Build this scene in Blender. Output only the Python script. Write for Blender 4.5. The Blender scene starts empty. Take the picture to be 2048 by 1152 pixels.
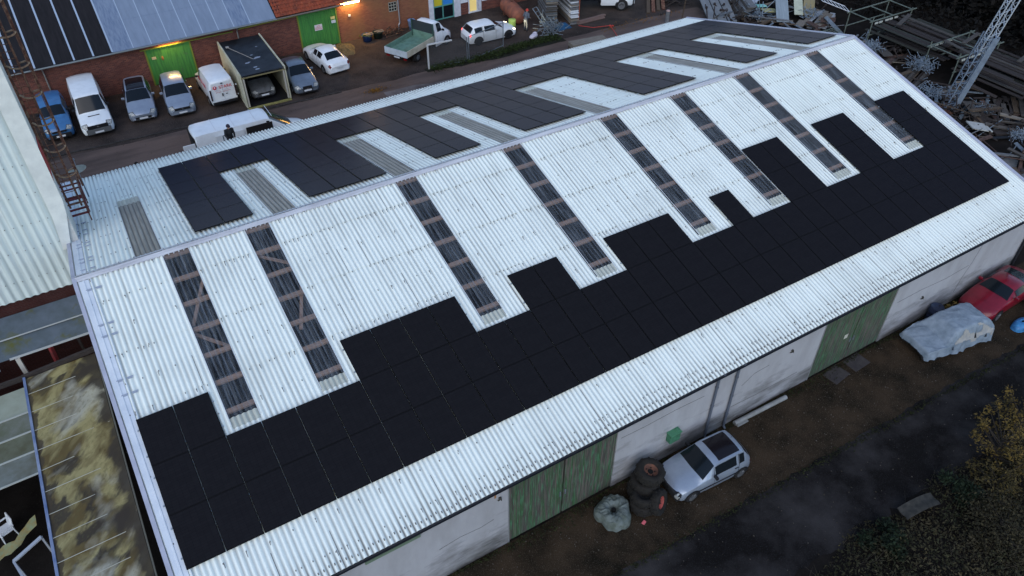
import bpy, bmesh, math, random
from mathutils import Vector, Matrix, noise
random.seed(7)
PI = math.pi; R = math.radians
scn = bpy.context.scene
COL = scn.collection
# ------------------------------------------------------------------ materials
MATS = {}
def rgb(c): return (c[0], c[1], c[2], 1)
def M(key, col=(.5,.5,.5), rough=.6, metal=0, col2=None, scale=3, stretch=(1,1,1), amt=(.35,.65), detail=6,
      bump=0, bscale=None, spec=.3, coat=0, col3=None, scale3=40, amt3=(.6,.7), emit=None, estr=0, alpha=None):
    if key in MATS: return MATS[key]
    m = bpy.data.materials.new(key); m.use_nodes = True
    nt = m.node_tree; N = nt.nodes; L = nt.links; b = N['Principled BSDF']
    b.inputs['Base Color'].default_value = rgb(col); b.inputs['Roughness'].default_value = rough
    b.inputs['Metallic'].default_value = metal; b.inputs['Specular IOR Level'].default_value = spec
    b.inputs['Coat Weight'].default_value = coat; b.inputs['Coat Roughness'].default_value = .08
    if emit: b.inputs['Emission Color'].default_value = rgb(emit); b.inputs['Emission Strength'].default_value = estr
    tc = N.new('ShaderNodeTexCoord'); mp = N.new('ShaderNodeMapping'); mp.inputs['Scale'].default_value = stretch
    L.new(tc.outputs['Object'], mp.inputs['Vector'])
    def nz(s, d):
        n = N.new('ShaderNodeTexNoise'); n.inputs['Scale'].default_value = s; n.inputs['Detail'].default_value = d
        n.inputs['Roughness'].default_value = .62; L.new(mp.outputs[0], n.inputs['Vector']); return n
    out = None
    if col2:
        n = nz(scale, detail); rp = N.new('ShaderNodeMapRange'); rp.inputs['From Min'].default_value = amt[0]; rp.inputs['From Max'].default_value = amt[1]
        L.new(n.outputs[0], rp.inputs['Value']); mx = N.new('ShaderNodeMix'); mx.data_type = 'RGBA'
        mx.inputs['A'].default_value = rgb(col); mx.inputs['B'].default_value = rgb(col2); L.new(rp.outputs[0], mx.inputs['Factor']); out = mx.outputs['Result']
        if col3:
            n = nz(scale3, 4); rp = N.new('ShaderNodeMapRange'); rp.inputs['From Min'].default_value = amt3[0]; rp.inputs['From Max'].default_value = amt3[1]
            L.new(n.outputs[0], rp.inputs['Value']); mx = N.new('ShaderNodeMix'); mx.data_type = 'RGBA'
            L.new(out, mx.inputs['A']); mx.inputs['B'].default_value = rgb(col3); L.new(rp.outputs[0], mx.inputs['Factor']); out = mx.outputs['Result']
        L.new(out, b.inputs['Base Color'])
    if bump:
        n = nz(bscale or scale*4, 5); bp = N.new('ShaderNodeBump'); bp.inputs['Strength'].default_value = bump; bp.inputs['Distance'].default_value = .03
        L.new(n.outputs[0], bp.inputs['Height']); L.new(bp.outputs[0], b.inputs['Normal'])
    MATS[key] = m; return m
def paint(key, col, dirt=.25):
    return M(key, col, .32, 0, col2=tuple(c*(1-dirt) for c in col), scale=2.2, amt=(.45,.75), coat=.5)
# plain library
white = paint('white paint', (.76,.79,.8), .12); silver = M('silver paint', (.3,.35,.42), .3, .35, col2=(.26,.3,.37), scale=2, coat=.5)
bluep = paint('blue paint', (.05,.16,.34)); redp = paint('red paint', (.17,.006,.017), .35); greyp = M('grey metallic paint', (.22,.26,.31), .28, .5, col2=(.17,.2,.24), scale=2, coat=.5)
dkcar = M('dusty grey paint', (.16,.17,.18), .5, .2, col2=(.1,.1,.1), scale=3)
glass = M('car glass', (.008,.011,.014), .12, 0, spec=.3); blackp = M('black plastic', (.012,.012,.014), .55); rubber = M('rubber', (.012,.012,.013), .8, col2=(.02,.019,.018), scale=8)
rimm = M('alloy rim', (.3,.31,.33), .35, .8); steel = M('galvanised steel', (.2,.23,.26), .5, .4, col2=(.12,.14,.16), scale=6)
lampm = M('headlamp lens', (.5,.5,.46), .2, 0, col2=(.2,.21,.21), scale=14, amt=(.42,.58), coat=.4); redlens = M('tail lamp lens', (.16,.006,.008), .15, coat=.6)
chrome = M('bright trim', (.55,.57,.6), .15, .9); plate = M('number plate', (.62,.64,.66), .45)
rust = M('rusted steel', (.1,.04,.028), .75, .1, col2=(.3,.17,.1), scale=7, amt=(.45,.7), bump=.3)
redrust = M('red oxide paint', (.2,.02,.022), .7, col2=(.1,.02,.02), scale=4)
wood_a = M('weathered board', (.1,.09,.08), .85, col2=(.045,.04,.036), scale=6, stretch=(.5,6,6), bump=.2)
wood_b = M('brown board', (.11,.078,.052), .85, col2=(.055,.04,.028), scale=6, stretch=(.5,6,6), bump=.2)
wood_c = M('dark board', (.052,.042,.038), .9, col2=(.022,.018,.017), scale=6, stretch=(.5,6,6), bump=.2)
wood_d = M('pale board', (.24,.21,.17), .85, col2=(.13,.11,.09), scale=6, stretch=(.5,6,6), bump=.2)
concrete = M('pale concrete', (.17,.175,.18), .85, col2=(.11,.115,.12), scale=5, bump=.2)
whitepl = M('white plastic', (.66,.69,.72), .5, col2=(.5,.53,.57), scale=5)
skin = M('skin', (.42,.25,.18), .55); cloth_k = M('black cloth', (.012,.012,.014), .85, col2=(.02,.02,.022), scale=9); cloth_g = M('grey cloth', (.12,.14,.17), .85, col2=(.08,.09,.11), scale=9)
# ------------------------------------------------------------------ mesh builder
class MB:
    def __init__(s): s.v=[]; s.f=[]; s.m=[]; s.sm=[]
    def add(s, vs, fs, m=0, smooth=False):
        o=len(s.v); s.v += [tuple(v) for v in vs]
        for f in fs: s.f.append([i+o for i in f]); s.m.append(m); s.sm.append(smooth)
        return s
    def box(s, c, d, rz=0, m=0, rot=None):
        x,y,z=[k/2 for k in d]; T = rot if rot is not None else Matrix.Rotation(rz,3,'Z'); c=Vector(c)
        vs=[c+T@Vector((a*x,b*y,e*z)) for a in(-1,1) for b in(-1,1) for e in(-1,1)]
        return s.add(vs,[(0,1,3,2),(4,6,7,5),(0,4,5,1),(2,3,7,6),(0,2,6,4),(1,5,7,3)],m)
    def bb(s, x0,x1,y0,y1,z0,z1,m=0): return s.box(((x0+x1)/2,(y0+y1)/2,(z0+z1)/2),(x1-x0,y1-y0,z1-z0),m=m)
    def bar(s, p0,p1,w,h,m=0,up=(0,0,1)):
        p0=Vector(p0);p1=Vector(p1);d=(p1-p0);L=d.length;d.normalize();u=Vector(up)
        sd=d.cross(u)
        if sd.length<1e-4: sd=d.cross(Vector((1,0,0)))
        sd.normalize();u=sd.cross(d)
        T=Matrix((d,sd,u)).transposed(); return s.box((p0+p1)/2,(L,w,h),m=m,rot=T)
    def cyl(s,p0,p1,r0,r1=None,n=10,m=0,cap=True):
        r1=r0 if r1 is None else r1; p0=Vector(p0);p1=Vector(p1);d=(p1-p0).normalized()
        a=d.orthogonal().normalized();b=d.cross(a); vs=[]
        for p,r in((p0,r0),(p1,r1)):
            for i in range(n): t=2*PI*i/n; vs.append(p+r*(math.cos(t)*a+math.sin(t)*b))
        s.add(vs,[(i,(i+1)%n,n+(i+1)%n,n+i) for i in range(n)],m,True)
        if cap: s.add(vs[:n],[tuple(range(n))[::-1]],m); s.add(vs[n:],[tuple(range(n))],m)
        return s
    def tube(s,pts,r,n=8,m=0):
        for i in range(len(pts)-1): s.cyl(pts[i],pts[i+1],r,n=n,m=m)
        return s
    def sph(s,c,r,n=10,m=0,sc=(1,1,1)):
        c=Vector(c);vs=[];fs=[];k=n//2+1
        for i in range(k+1):
            t=PI*i/k
            for j in range(n): p=2*PI*j/n; vs.append(c+Vector((r*sc[0]*math.sin(t)*math.cos(p),r*sc[1]*math.sin(t)*math.sin(p),r*sc[2]*math.cos(t))))
        for i in range(k):
            for j in range(n): fs.append((i*n+j,(i+1)*n+j,(i+1)*n+(j+1)%n,i*n+(j+1)%n))
        return s.add(vs,fs,m,True)
    def lathe(s,prof,c,axis,n=20,m=0):          # prof: (radius, distance along axis)
        c=Vector(c);d=Vector(axis).normalized();a=d.orthogonal().normalized();b=d.cross(a);vs=[];fs=[]
        for r,h in prof:
            for i in range(n): t=2*PI*i/n; vs.append(c+d*h+r*(math.cos(t)*a+math.sin(t)*b))
        for k in range(len(prof)-1):
            for i in range(n): fs.append((k*n+i,k*n+(i+1)%n,(k+1)*n+(i+1)%n,(k+1)*n+i))
        return s.add(vs,fs,m,True)
    def grid(s,P,m=0,smooth=True,closed=False):
        r=len(P);c=len(P[0]);vs=[p for row in P for p in row]
        fs=[(i*c+j,i*c+j+1,(i+1)*c+j+1,(i+1)*c+j) for i in range(r-1) for j in range(c-1)]
        return s.add(vs,fs,m,smooth)
    def quad(s,a,b,c,d,m=0): return s.add([a,b,c,d],[(0,1,2,3)],m)
    def prism(s,poly,axis,lo,hi,m=0):            # poly in the two other axes
        n=len(poly); ax='xyz'.index(axis); o=[i for i in range(3) if i!=ax]; vs=[]
        for h in(lo,hi):
            for p in poly: v=[0,0,0]; v[o[0]]=p[0]; v[o[1]]=p[1]; v[ax]=h; vs.append(v)
        s.add(vs,[tuple(range(n)),tuple(range(n,2*n))[::-1]]+[(i,i+n,(i+1)%n+n,(i+1)%n) for i in range(n)],m); return s
    def build(s,name,mat,parent=None,loc=(0,0,0),rz=0,bev=0,sharp=None,recalc=True):
        me=bpy.data.meshes.new(name); me.from_pydata(s.v,[],s.f)
        for mm in (mat if isinstance(mat,(list,tuple)) else [mat]): me.materials.append(mm)
        for p,mi,sm in zip(me.polygons,s.m,s.sm): p.material_index=mi; p.use_smooth=sm
        if recalc:
            b=bmesh.new();b.from_mesh(me);bmesh.ops.recalc_face_normals(b,faces=b.faces);b.to_mesh(me);b.free()
        if sharp: me.shade_smooth(); me.set_sharp_from_angle(angle=R(sharp))
        me.update()
        o=bpy.data.objects.new(name,me); COL.objects.link(o); o.location=loc; o.rotation_euler=(0,0,rz)
        if parent: o.parent=parent
        if bev:
            md=o.modifiers.new('Bevel','BEVEL'); md.width=bev; md.segments=2; md.limit_method='ANGLE'
        return o
def tag(o,label=None,cat=None,group=None,kind=None):
    if label: o['label']=label
    if cat: o['category']=cat
    if group: o['group']=group
    if kind: o['kind']=kind
    return o
def thing(name,label,cat,loc=(0,0,0),rz=0,group=None):
    o=bpy.data.objects.new(name,None); COL.objects.link(o); o.location=loc; o.rotation_euler=(0,0,rz); o.empty_display_size=.3
    return tag(o,label,cat,group)
KIDS={}
def copy_tree(o,parent=None):
    kids=[c for c in bpy.data.objects if c.parent==o] if o.name not in KIDS else KIDS[o.name]
    KIDS[o.name]=kids
    c=o.copy(); COL.objects.link(c)
    if parent: c.parent=parent
    for k in kids: copy_tree(k,c)
    return c
def struct(o): o['kind']='structure'; return o
ORD=['first','second','third','fourth','fifth','sixth','seventh','eighth','ninth','tenth','eleventh','twelfth','thirteenth','fourteenth','fifteenth','sixteenth','seventeenth','eighteenth','nineteenth','twentieth']
def ordw(n):
    if n<20: return ORD[n]
    t={20:'twentieth',30:'thirtieth'}; n1=n+1
    if n1%10==0: return t[n1]
    return {2:'twenty',3:'thirty'}[n1//10]+'-'+ORD[n1%10-1]
def text_mesh(body,size,depth=.004):
    cu=bpy.data.curves.new('lettering','FONT'); cu.body=body; cu.size=size; cu.extrude=depth; cu.align_x='CENTER'; cu.align_y='CENTER'
    o=bpy.data.objects.new('lettering',cu); COL.objects.link(o); dg=bpy.context.evaluated_depsgraph_get()
    me=bpy.data.meshes.new_from_object(o.evaluated_get(dg)); bpy.data.objects.remove(o); bpy.data.curves.remove(cu); return me
def lettering(body,size,mat,parent,loc,rot):
    me=text_mesh(body,size); me.materials.clear(); me.materials.append(mat)
    o=bpy.data.objects.new('lettering',me); COL.objects.link(o); o.parent=parent; o.location=loc; o.rotation_euler=rot; return o
# ------------------------------------------------------------------ camera, light, sky
cam=bpy.data.cameras.new('camera'); co=bpy.data.objects.new('camera',cam); COL.objects.link(co)
co.location=(6.42785,-25.97812,25.58336); co.rotation_euler=(.85085,.00008,-.54215); cam.sensor_width=36; cam.lens=27.12; cam.clip_end=2000; cam.clip_start=.1
scn.camera=co
SUN_EL,SUN_AZ=R(38),R(215)      # azimuth from +y clockwise
w=bpy.data.worlds.new('World'); scn.world=w; w.use_nodes=True; nt=w.node_tree
sky=nt.nodes.new('ShaderNodeTexSky'); sky.sky_type='NISHITA'; sky.sun_disc=False; sky.sun_elevation=SUN_EL; sky.sun_rotation=SUN_AZ; sky.air_density=1.0; sky.dust_density=.4; sky.ozone_density=1.6
nt.links.new(sky.outputs[0],nt.nodes['Background'].inputs[0]); nt.nodes['Background'].inputs[1].default_value=.125
sl=bpy.data.lights.new('sun','SUN'); sl.energy=.72; sl.angle=R(60); sl.color=(1,.93,.84)
so=bpy.data.objects.new('sun',sl); COL.objects.link(so); so.location=(0,-40,60)
dv=Vector((math.sin(SUN_AZ)*math.cos(SUN_EL),math.cos(SUN_AZ)*math.cos(SUN_EL),math.sin(SUN_EL)))
so.rotation_euler=dv.to_track_quat('Z','Y').to_euler()
vs=scn.view_settings; vs.view_transform='Standard'; vs.look='None'; vs.gamma=1; vs.exposure=.85
# ------------------------------------------------------------------ ground
def sheet(name,pts,mat,z):
    m=MB(); m.add([(x,y,z) for x,y in pts],[tuple(range(len(pts)))]); return struct(m.build(name,mat))
gm=M('dark earth',(.008,.0065,.0055),.95,spec=.08,col2=(.017,.014,.012),scale=.6,col3=(.026,.023,.02),scale3=14,bump=.5,bscale=9)
sheet('ground',[(-400,-400),(400,-400),(400,400),(-400,400)],gm,0)
gravel=M('gravel and moss',(.046,.031,.019),.95,spec=.08,col2=(.012,.0095,.006),scale=.75,amt=(.36,.66),detail=10,col3=(.1,.082,.062),scale3=26,amt3=(.56,.7),bump=.9,bscale=20)
def wob(a,b,n,am):
    return [(a[0]+(b[0]-a[0])*i/n,a[1]+(b[1]-a[1])*i/n+random.uniform(-am,am)) for i in range(n+1)]
sheet('gravel_strip',[(5,-13.02),(62,-13.02)]+wob((62,-17.9),(5,-16.4),60,.1),gravel,.004)
asph=M('wet asphalt',(.0075,.0064,.006),.9,spec=.08,col2=(.042,.038,.0375),scale=.36,amt=(.43,.66),detail=10,col3=(.034,.033,.034),scale3=30,amt3=(.55,.7),bump=.9,bscale=22)
sheet('front_road',wob((5,-15.75),(62,-17.15),260,.07)+wob((62,-19.6),(5,-19.3),200,.2),asph,.008)
yard=M('yard asphalt',(.068,.05,.042),.85,spec=.12,col2=(.019,.0155,.014),scale=.33,amt=(.36,.62),detail=12,col3=(.095,.074,.064),scale3=16,amt3=(.52,.68),bump=.5,bscale=10)
sheet('back_yard',[(-12,13.2),(56,13.2),(56,31.1),(-12,31.1)],yard,.004)
track=M('reddish wet track',(.12,.082,.066),.75,col2=(.05,.035,.029),scale=.5,stretch=(.35,1.4,1),amt=(.4,.66),col3=(.085,.06,.054),scale3=9,amt3=(.6,.75),bump=.4,bscale=8)
sheet('yard_track',wob((-12,14.2),(54,16.5),40,.15)+wob((54,22.3),(-12,24.3),40,.18)[0:],track,.009)
pale=M('pale worn concrete',(.15,.13,.125),.8,col2=(.055,.045,.042),scale=.8,amt=(.4,.65),col3=(.12,.11,.108),scale3=12)
sheet('worn_concrete',wob((24.5,15),(43,16.5),16,.3)+wob((43,20.4),(24.5,21.4),16,.35),pale,.014)
wet=M('rain puddle',(.02,.018,.02),.07,spec=.8)
sheet('puddle',[(9.3+.9*math.cos(t*.45)*(1+.25*math.sin(t*2.1)),19.2+.35*math.sin(t*.45)*(1+.3*math.cos(t*1.7))) for t in range(14)],wet,.02)
kerb=M('kerb stone',(.05,.044,.04),.9,col2=(.02,.018,.017),scale=4,bump=.3)
k=MB()
for i in range(24): x=-1.5+i*1.0; k.box((x,24.55-.06*x+.03*math.sin(i*2.3),.02),(.96,.12,.1),rz=-.06)
tag(k.build('kerb_edge',kerb,bev=.01),None,None,None,'structure')
sheet('weedy_verge',wob((28.6,23.0),(33.0,22.3),10,.12)+wob((33.0,22.3),(40.5,22.2),10,.15)+wob((40.5,23.4),(28.6,23.5),14,.18),M('verge soil',(.014,.016,.006),.95,col2=(.007,.006,.004),scale=4),.019)
leafg=M('verge grass',(.026,.045,.007),.85,col2=(.014,.02,.005),scale=3)
leafd=M('undergrowth leaves',(.024,.026,.01),.9,col2=(.055,.044,.022),scale=.7,amt=(.4,.62),col3=(.12,.095,.03),scale3=5,amt3=(.63,.72))
leafdk=M('dark evergreen leaves',(.0035,.0036,.003),.95,col2=(.0075,.006,.0048),scale=1.0)
leafy=M('yellow autumn leaves',(.14,.09,.018),.85,col2=(.05,.04,.014),scale=3,amt=(.4,.65))
def leaves(n,fn,size,mb=None,flat=.6):
    mb=mb or MB()
    for i in range(n):
        p=Vector(fn()); s=size*random.uniform(.5,1.5); d=Vector((random.gauss(0,1),random.gauss(0,1),random.gauss(0,flat))).normalized(); u=d.orthogonal().normalized()
        u.rotate(Matrix.Rotation(random.uniform(0,6.28),3,d)); mb.add([p-d*s,p-u*s*.45,p+d*s,p+u*s*.45],[(0,1,2,3)])
    return mb
def verge_pt():
    x=random.uniform(29,40.3); y=23.15+random.gauss(0,.26)-(.35 if 31.5<x<37 else 0)*(1-abs(x-34)/3); return (x,y,random.uniform(.02,.16)+.1*max(0,random.gauss(0,1)))
tag(leaves(5200,verge_pt,.07,flat=1.4).build('grass',leafg,recalc=False),'ragged green grass along the foot of the mesh fence','grass',kind='stuff')
def wallmoss():
    x=random.uniform(11.5,44)
    if random.random()<.4: return (x,-15.9-.033*(x-11)+random.gauss(0,.09),random.uniform(.01,.07))
    return (x,-13.08-abs(random.gauss(0,.17))*(1+.7*math.sin(x*.9)),random.uniform(.01,.1))
tag(leaves(6500,wallmoss,.045,flat=1.2).build('moss',M('moss',(.022,.027,.006),.95,col2=(.009,.01,.004),scale=3),recalc=False),'dark moss and weeds along the base of the white wall','moss',kind='stuff')
def under_pt():
    x=random.uniform(17,47); t=random.random()**.8; y=-19.35-t*7+.3*math.sin(x*1.3); h=.9*min(1,t*6)*(.4+.6*noise.noise((x*.5,y*.5,0))+.5)
    return (x,y,max(.02,random.uniform(.0,1)*h))
tag(leaves(64000,under_pt,.055,flat=1.0).build('undergrowth',leafd,recalc=False),'dark brown and green undergrowth along the asphalt edge','undergrowth',kind='stuff')
bits=MB()
for i in range(2600):
    x=random.uniform(9,47); y=random.uniform(-19.2,-13.1); 
    if y<-16.1 and random.random()<.75: continue
    s=random.uniform(.012,.045); bits.box((x,y,.015),(s,s*random.uniform(.5,1),.02),rz=random.uniform(0,3))
for i in range(1400):
    x=random.uniform(2,46); y=random.uniform(14,30.5); s=random.uniform(.015,.05); bits.box((x,y,.02),(s,s*random.uniform(.5,1),.02),rz=random.uniform(0,3))
tag(bits.build('loose_stones',M('loose stone',(.11,.095,.08),.9,col2=(.045,.035,.022),scale=2,amt=(.4,.55))),'small loose stones and leaf litter scattered over the ground','stones',kind='stuff')
tw=MB()
for i in range(4000):
    p=Vector(under_pt()); d=Vector((random.gauss(0,1),random.gauss(0,1),random.uniform(0,.7)))*random.uniform(.2,.5); tw.cyl(p,p+d,.005,.002,n=3,cap=False)
tag(tw.build('dry_stalks',M('dry stalks',(.075,.062,.042),.95),recalc=False),'tangle of thin dry stalks over the undergrowth','stalks',kind='stuff')
# ------------------------------------------------------------------ the hall
A=.25985; ca,sa=math.cos(A),math.sin(A); RZ=7.65; XL,XR=3.87,44.36; PITCH=.1773; SMAX=13.77
def rp(x,s,sg,off=0):      # a point on a slope: x along the ridge, s metres down from the ridge
    return (x, sg*(s*ca+off*sa), RZ-s*sa+off*ca)
def wave(x): return .026*math.sin(2*PI*x/PITCH)
rm=bpy.data.materials.new('white fibre cement sheeting'); rm.use_nodes=True
def roof_mat(m,base,grime_shade,amount,lich):
    nt=m.node_tree;N=nt.nodes;L=nt.links;b=N['Principled BSDF'];b.inputs['Roughness'].default_value=.55
    tc=N.new('ShaderNodeTexCoord');sx=N.new('ShaderNodeSeparateXYZ');L.new(tc.outputs['Object'],sx.inputs[0])
    def math_(op,a,c=None,d=None):
        n=N.new('ShaderNodeMath');n.operation=op
        for i,q in enumerate((a,c,d)):
            if q is None: continue
            if isinstance(q,(int,float)): n.inputs[i].default_value=q
            else: L.new(q,n.inputs[i])
        return n.outputs[0]
    ph=math_('MULTIPLY',sx.outputs[0],2*PI/PITCH); s=math_('SINE',ph); val=math_('MULTIPLY_ADD',s,-.5,.5); val=math_('POWER',val,2.2)  # valley mask: real grime plus corrugation shade painted into the colour
    mp=N.new('ShaderNodeMapping');mp.inputs['Scale'].default_value=(5.6,.22,.22);L.new(tc.outputs['Object'],mp.inputs[0])
    n1=N.new('ShaderNodeTexNoise');n1.inputs['Scale'].default_value=1;n1.inputs['Detail'].default_value=5;L.new(mp.outputs[0],n1.inputs[0])
    n2=N.new('ShaderNodeTexNoise');n2.inputs['Scale'].default_value=.45;n2.inputs['Detail'].default_value=7;L.new(tc.outputs['Object'],n2.inputs[0])
    n3=N.new('ShaderNodeTexNoise');n3.inputs['Scale'].default_value=9;n3.inputs['Detail'].default_value=4;L.new(tc.outputs['Object'],n3.inputs[0])
    st=N.new('ShaderNodeMapRange');st.inputs[1].default_value=.36;st.inputs[2].default_value=.72;L.new(n1.outputs[0],st.inputs[0])
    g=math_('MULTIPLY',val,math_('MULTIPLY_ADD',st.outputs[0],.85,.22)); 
    pt=N.new('ShaderNodeMapRange');pt.inputs[1].default_value=.5;pt.inputs[2].default_value=.75;pt.inputs[4].default_value=.3;L.new(n2.outputs[0],pt.inputs[0])
    sp=N.new('ShaderNodeMapRange');sp.inputs[1].default_value=.6;sp.inputs[2].default_value=.75;sp.inputs[4].default_value=.2;L.new(n3.outputs[0],sp.inputs[0])
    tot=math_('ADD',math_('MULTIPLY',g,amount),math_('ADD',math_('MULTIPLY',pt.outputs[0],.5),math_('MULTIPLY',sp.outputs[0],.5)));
    # lichen at the eaves
    ay=math_('ABSOLUTE',sx.outputs[1]);ev=N.new('ShaderNodeMapRange');ev.inputs[1].default_value=12.2;ev.inputs[2].default_value=13.4;L.new(ay,ev.inputs[0])
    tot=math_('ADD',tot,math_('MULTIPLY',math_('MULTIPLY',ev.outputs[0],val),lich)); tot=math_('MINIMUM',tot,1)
    mx=N.new('ShaderNodeMix');mx.data_type='RGBA';mx.inputs['A'].default_value=rgb(base);mx.inputs['B'].default_value=rgb(grime_shade);L.new(tot,mx.inputs['Factor']);L.new(mx.outputs['Result'],b.inputs['Base Color'])
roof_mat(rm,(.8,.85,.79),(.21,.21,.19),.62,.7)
hall=thing('warehouse','long warehouse with white corrugated gable roof carrying black solar panels','building')
SKF=[6.83,9.9,16.26,21.45,26.77,31.01,35.24,40.39]; SKB=[5.95,11.17,16.45,21.68,26.95,35.24,40.5]; SKW=.93
ROWS=[.08,1.33,3.69,6.03,8.4,10.78,SMAX]
def slope(sg,sks,name,smin_cut):
    dx=PITCH/6; mb=MB(); n=int((XR-XL)/dx)
    def insk(x): return any(k<x<k+SKW for k in sks)
    for a_,b_ in zip(ROWS[:-1],ROWS[1:]):
        spans=[(a_,b_)]
        if a_<7.9<b_: spans=[(a_,7.9),(7.9,b_)]
        for (p,q) in spans:
            cut=q<=7.9; run=[]; f0=.013*(p-a_)/(b_-a_); f1=.013*(q-a_)/(b_-a_)
            for i in range(n+2):
                x=XL+i*dx
                if i<=n and not(cut and insk(x)): run.append(x); continue
                if len(run)>1: mb.grid([[rp(x,p-(.1 if p==a_ else 0),sg,wave(x)+f0) for x in run],[rp(x,q,sg,wave(x)+f1) for x in run]])
                run=[]
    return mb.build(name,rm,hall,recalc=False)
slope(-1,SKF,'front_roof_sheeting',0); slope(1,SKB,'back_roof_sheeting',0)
# translucent strips
def skymat(key,tr,col,col2,rough):
    m=bpy.data.materials.new(key);m.use_nodes=True;nt=m.node_tree;N=nt.nodes;L=nt.links;b=N['Principled BSDF'];o=N['Material Output']
    tc=N.new('ShaderNodeTexCoord');mp=N.new('ShaderNodeMapping');mp.inputs['Scale'].default_value=(9,.6,.6);L.new(tc.outputs['Object'],mp.inputs[0])
    n=N.new('ShaderNodeTexNoise');n.inputs['Scale'].default_value=1.3;n.inputs['Detail'].default_value=5;L.new(mp.outputs[0],n.inputs[0])
    mx=N.new('ShaderNodeMix');mx.data_type='RGBA';mx.inputs['A'].default_value=rgb(col);mx.inputs['B'].default_value=rgb(col2);L.new(n.outputs[0],mx.inputs['Factor']);L.new(mx.outputs['Result'],b.inputs['Base Color'])
    b.inputs['Roughness'].default_value=rough
    t=N.new('ShaderNodeBsdfTransparent');ms=N.new('ShaderNodeMixShader');rg=N.new('ShaderNodeMapRange');rg.inputs[1].default_value=.35;rg.inputs[2].default_value=.75;rg.inputs[3].default_value=1-tr-.08;rg.inputs[4].default_value=1-tr+.16
    L.new(n.outputs[0],rg.inputs[0])
    sx=N.new('ShaderNodeSeparateXYZ');L.new(tc.outputs['Object'],sx.inputs[0]);m1=N.new('ShaderNodeMath');m1.operation='MULTIPLY';m1.inputs[1].default_value=2*PI/PITCH;L.new(sx.outputs[0],m1.inputs[0]);m2=N.new('ShaderNodeMath');m2.operation='SINE';L.new(m1.outputs[0],m2.inputs[0]);m3=N.new('ShaderNodeMath');m3.operation='MULTIPLY_ADD';m3.inputs[1].default_value=-.5;m3.inputs[2].default_value=.5;L.new(m2.outputs[0],m3.inputs[0]);m4=N.new('ShaderNodeMath');m4.operation='POWER';m4.inputs[1].default_value=4;L.new(m3.outputs[0],m4.inputs[0]);m5=N.new('ShaderNodeMath');m5.operation='MULTIPLY_ADD';m5.use_clamp=True;m5.inputs[1].default_value=.16 if tr>.5 else .15;L.new(m4.outputs[0],m5.inputs[0]);L.new(rg.outputs[0],m5.inputs[2]);L.new(m5.outputs[0],ms.inputs[0])  # front sheets: rib highlights painted in as paler, more opaque valley lines
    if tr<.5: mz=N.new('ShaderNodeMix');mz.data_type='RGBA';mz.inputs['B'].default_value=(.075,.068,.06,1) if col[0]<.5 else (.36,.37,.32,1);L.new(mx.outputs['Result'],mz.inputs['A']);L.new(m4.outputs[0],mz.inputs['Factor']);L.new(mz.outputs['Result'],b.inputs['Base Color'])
    L.new(t.outputs[0],ms.inputs[1]);L.new(b.outputs[0],ms.inputs[2]);L.new(ms.outputs[0],o.inputs[0]);return m
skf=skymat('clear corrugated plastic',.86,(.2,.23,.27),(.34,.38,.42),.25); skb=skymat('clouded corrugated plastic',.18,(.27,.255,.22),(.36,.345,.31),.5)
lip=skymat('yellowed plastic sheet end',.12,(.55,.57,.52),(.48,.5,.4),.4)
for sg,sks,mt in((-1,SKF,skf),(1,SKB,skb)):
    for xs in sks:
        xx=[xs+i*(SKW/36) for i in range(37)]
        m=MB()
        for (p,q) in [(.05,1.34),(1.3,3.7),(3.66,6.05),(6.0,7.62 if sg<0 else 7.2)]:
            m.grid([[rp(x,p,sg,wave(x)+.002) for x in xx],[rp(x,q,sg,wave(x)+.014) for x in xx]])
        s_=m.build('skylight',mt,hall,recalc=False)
        if sks is SKB and xs<6: s_['label']='short leftmost grey skylight beside the tower ladder'
        e=MB(); q0=7.6 if sg<0 else 7.18
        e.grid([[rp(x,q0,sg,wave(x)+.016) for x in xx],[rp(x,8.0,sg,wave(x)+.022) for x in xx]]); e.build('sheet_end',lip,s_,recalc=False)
        f=MB()
        f.bar(rp(xs-.012,.1,sg,.035),rp(xs-.012,7.9,sg,.045),.02,.012); f.bar(rp(xs+SKW+.012,.1,sg,.035),rp(xs+SKW+.012,7.9,sg,.045),.02,.012); f.build('flashing_strip',M('flashing edge',(.62,.65,.68),.5),s_)
# purlins and rafters under the skylights
pur=M('purlin wood',(.27,.18,.135),.85,col2=(.17,.11,.085),scale=5,stretch=(.6,5,5))
for sg in(-1,1):
    for s in [.22+1.178*i for i in range(12)]:
        m=MB(); m.bar(rp(XL+.3,s,sg,-.09),rp(XR-.3,s,sg,-.09),.17,.1,up=(0,sg*sa,ca)); m.build('purlin',pur,hall)
b=MB(); b.bar(rp(6.9,3.5,-1,-.2),rp(7.9,1.5,-1,-.2),.12,.06); b.bar(rp(6.7,3.7,-1,-.2),rp(8.0,5.1,-1,-.2),.12,.06); b.build('brace',pur,hall)
b=MB(); b.bar(rp(9.8,1.3,-1,-.2),rp(11,2.3,-1,-.2),.12,.06); b.bar(rp(10.2,5.2,-1,-.2),rp(11,3.2,-1,-.2),.12,.06); b.build('brace',pur,hall)
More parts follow.
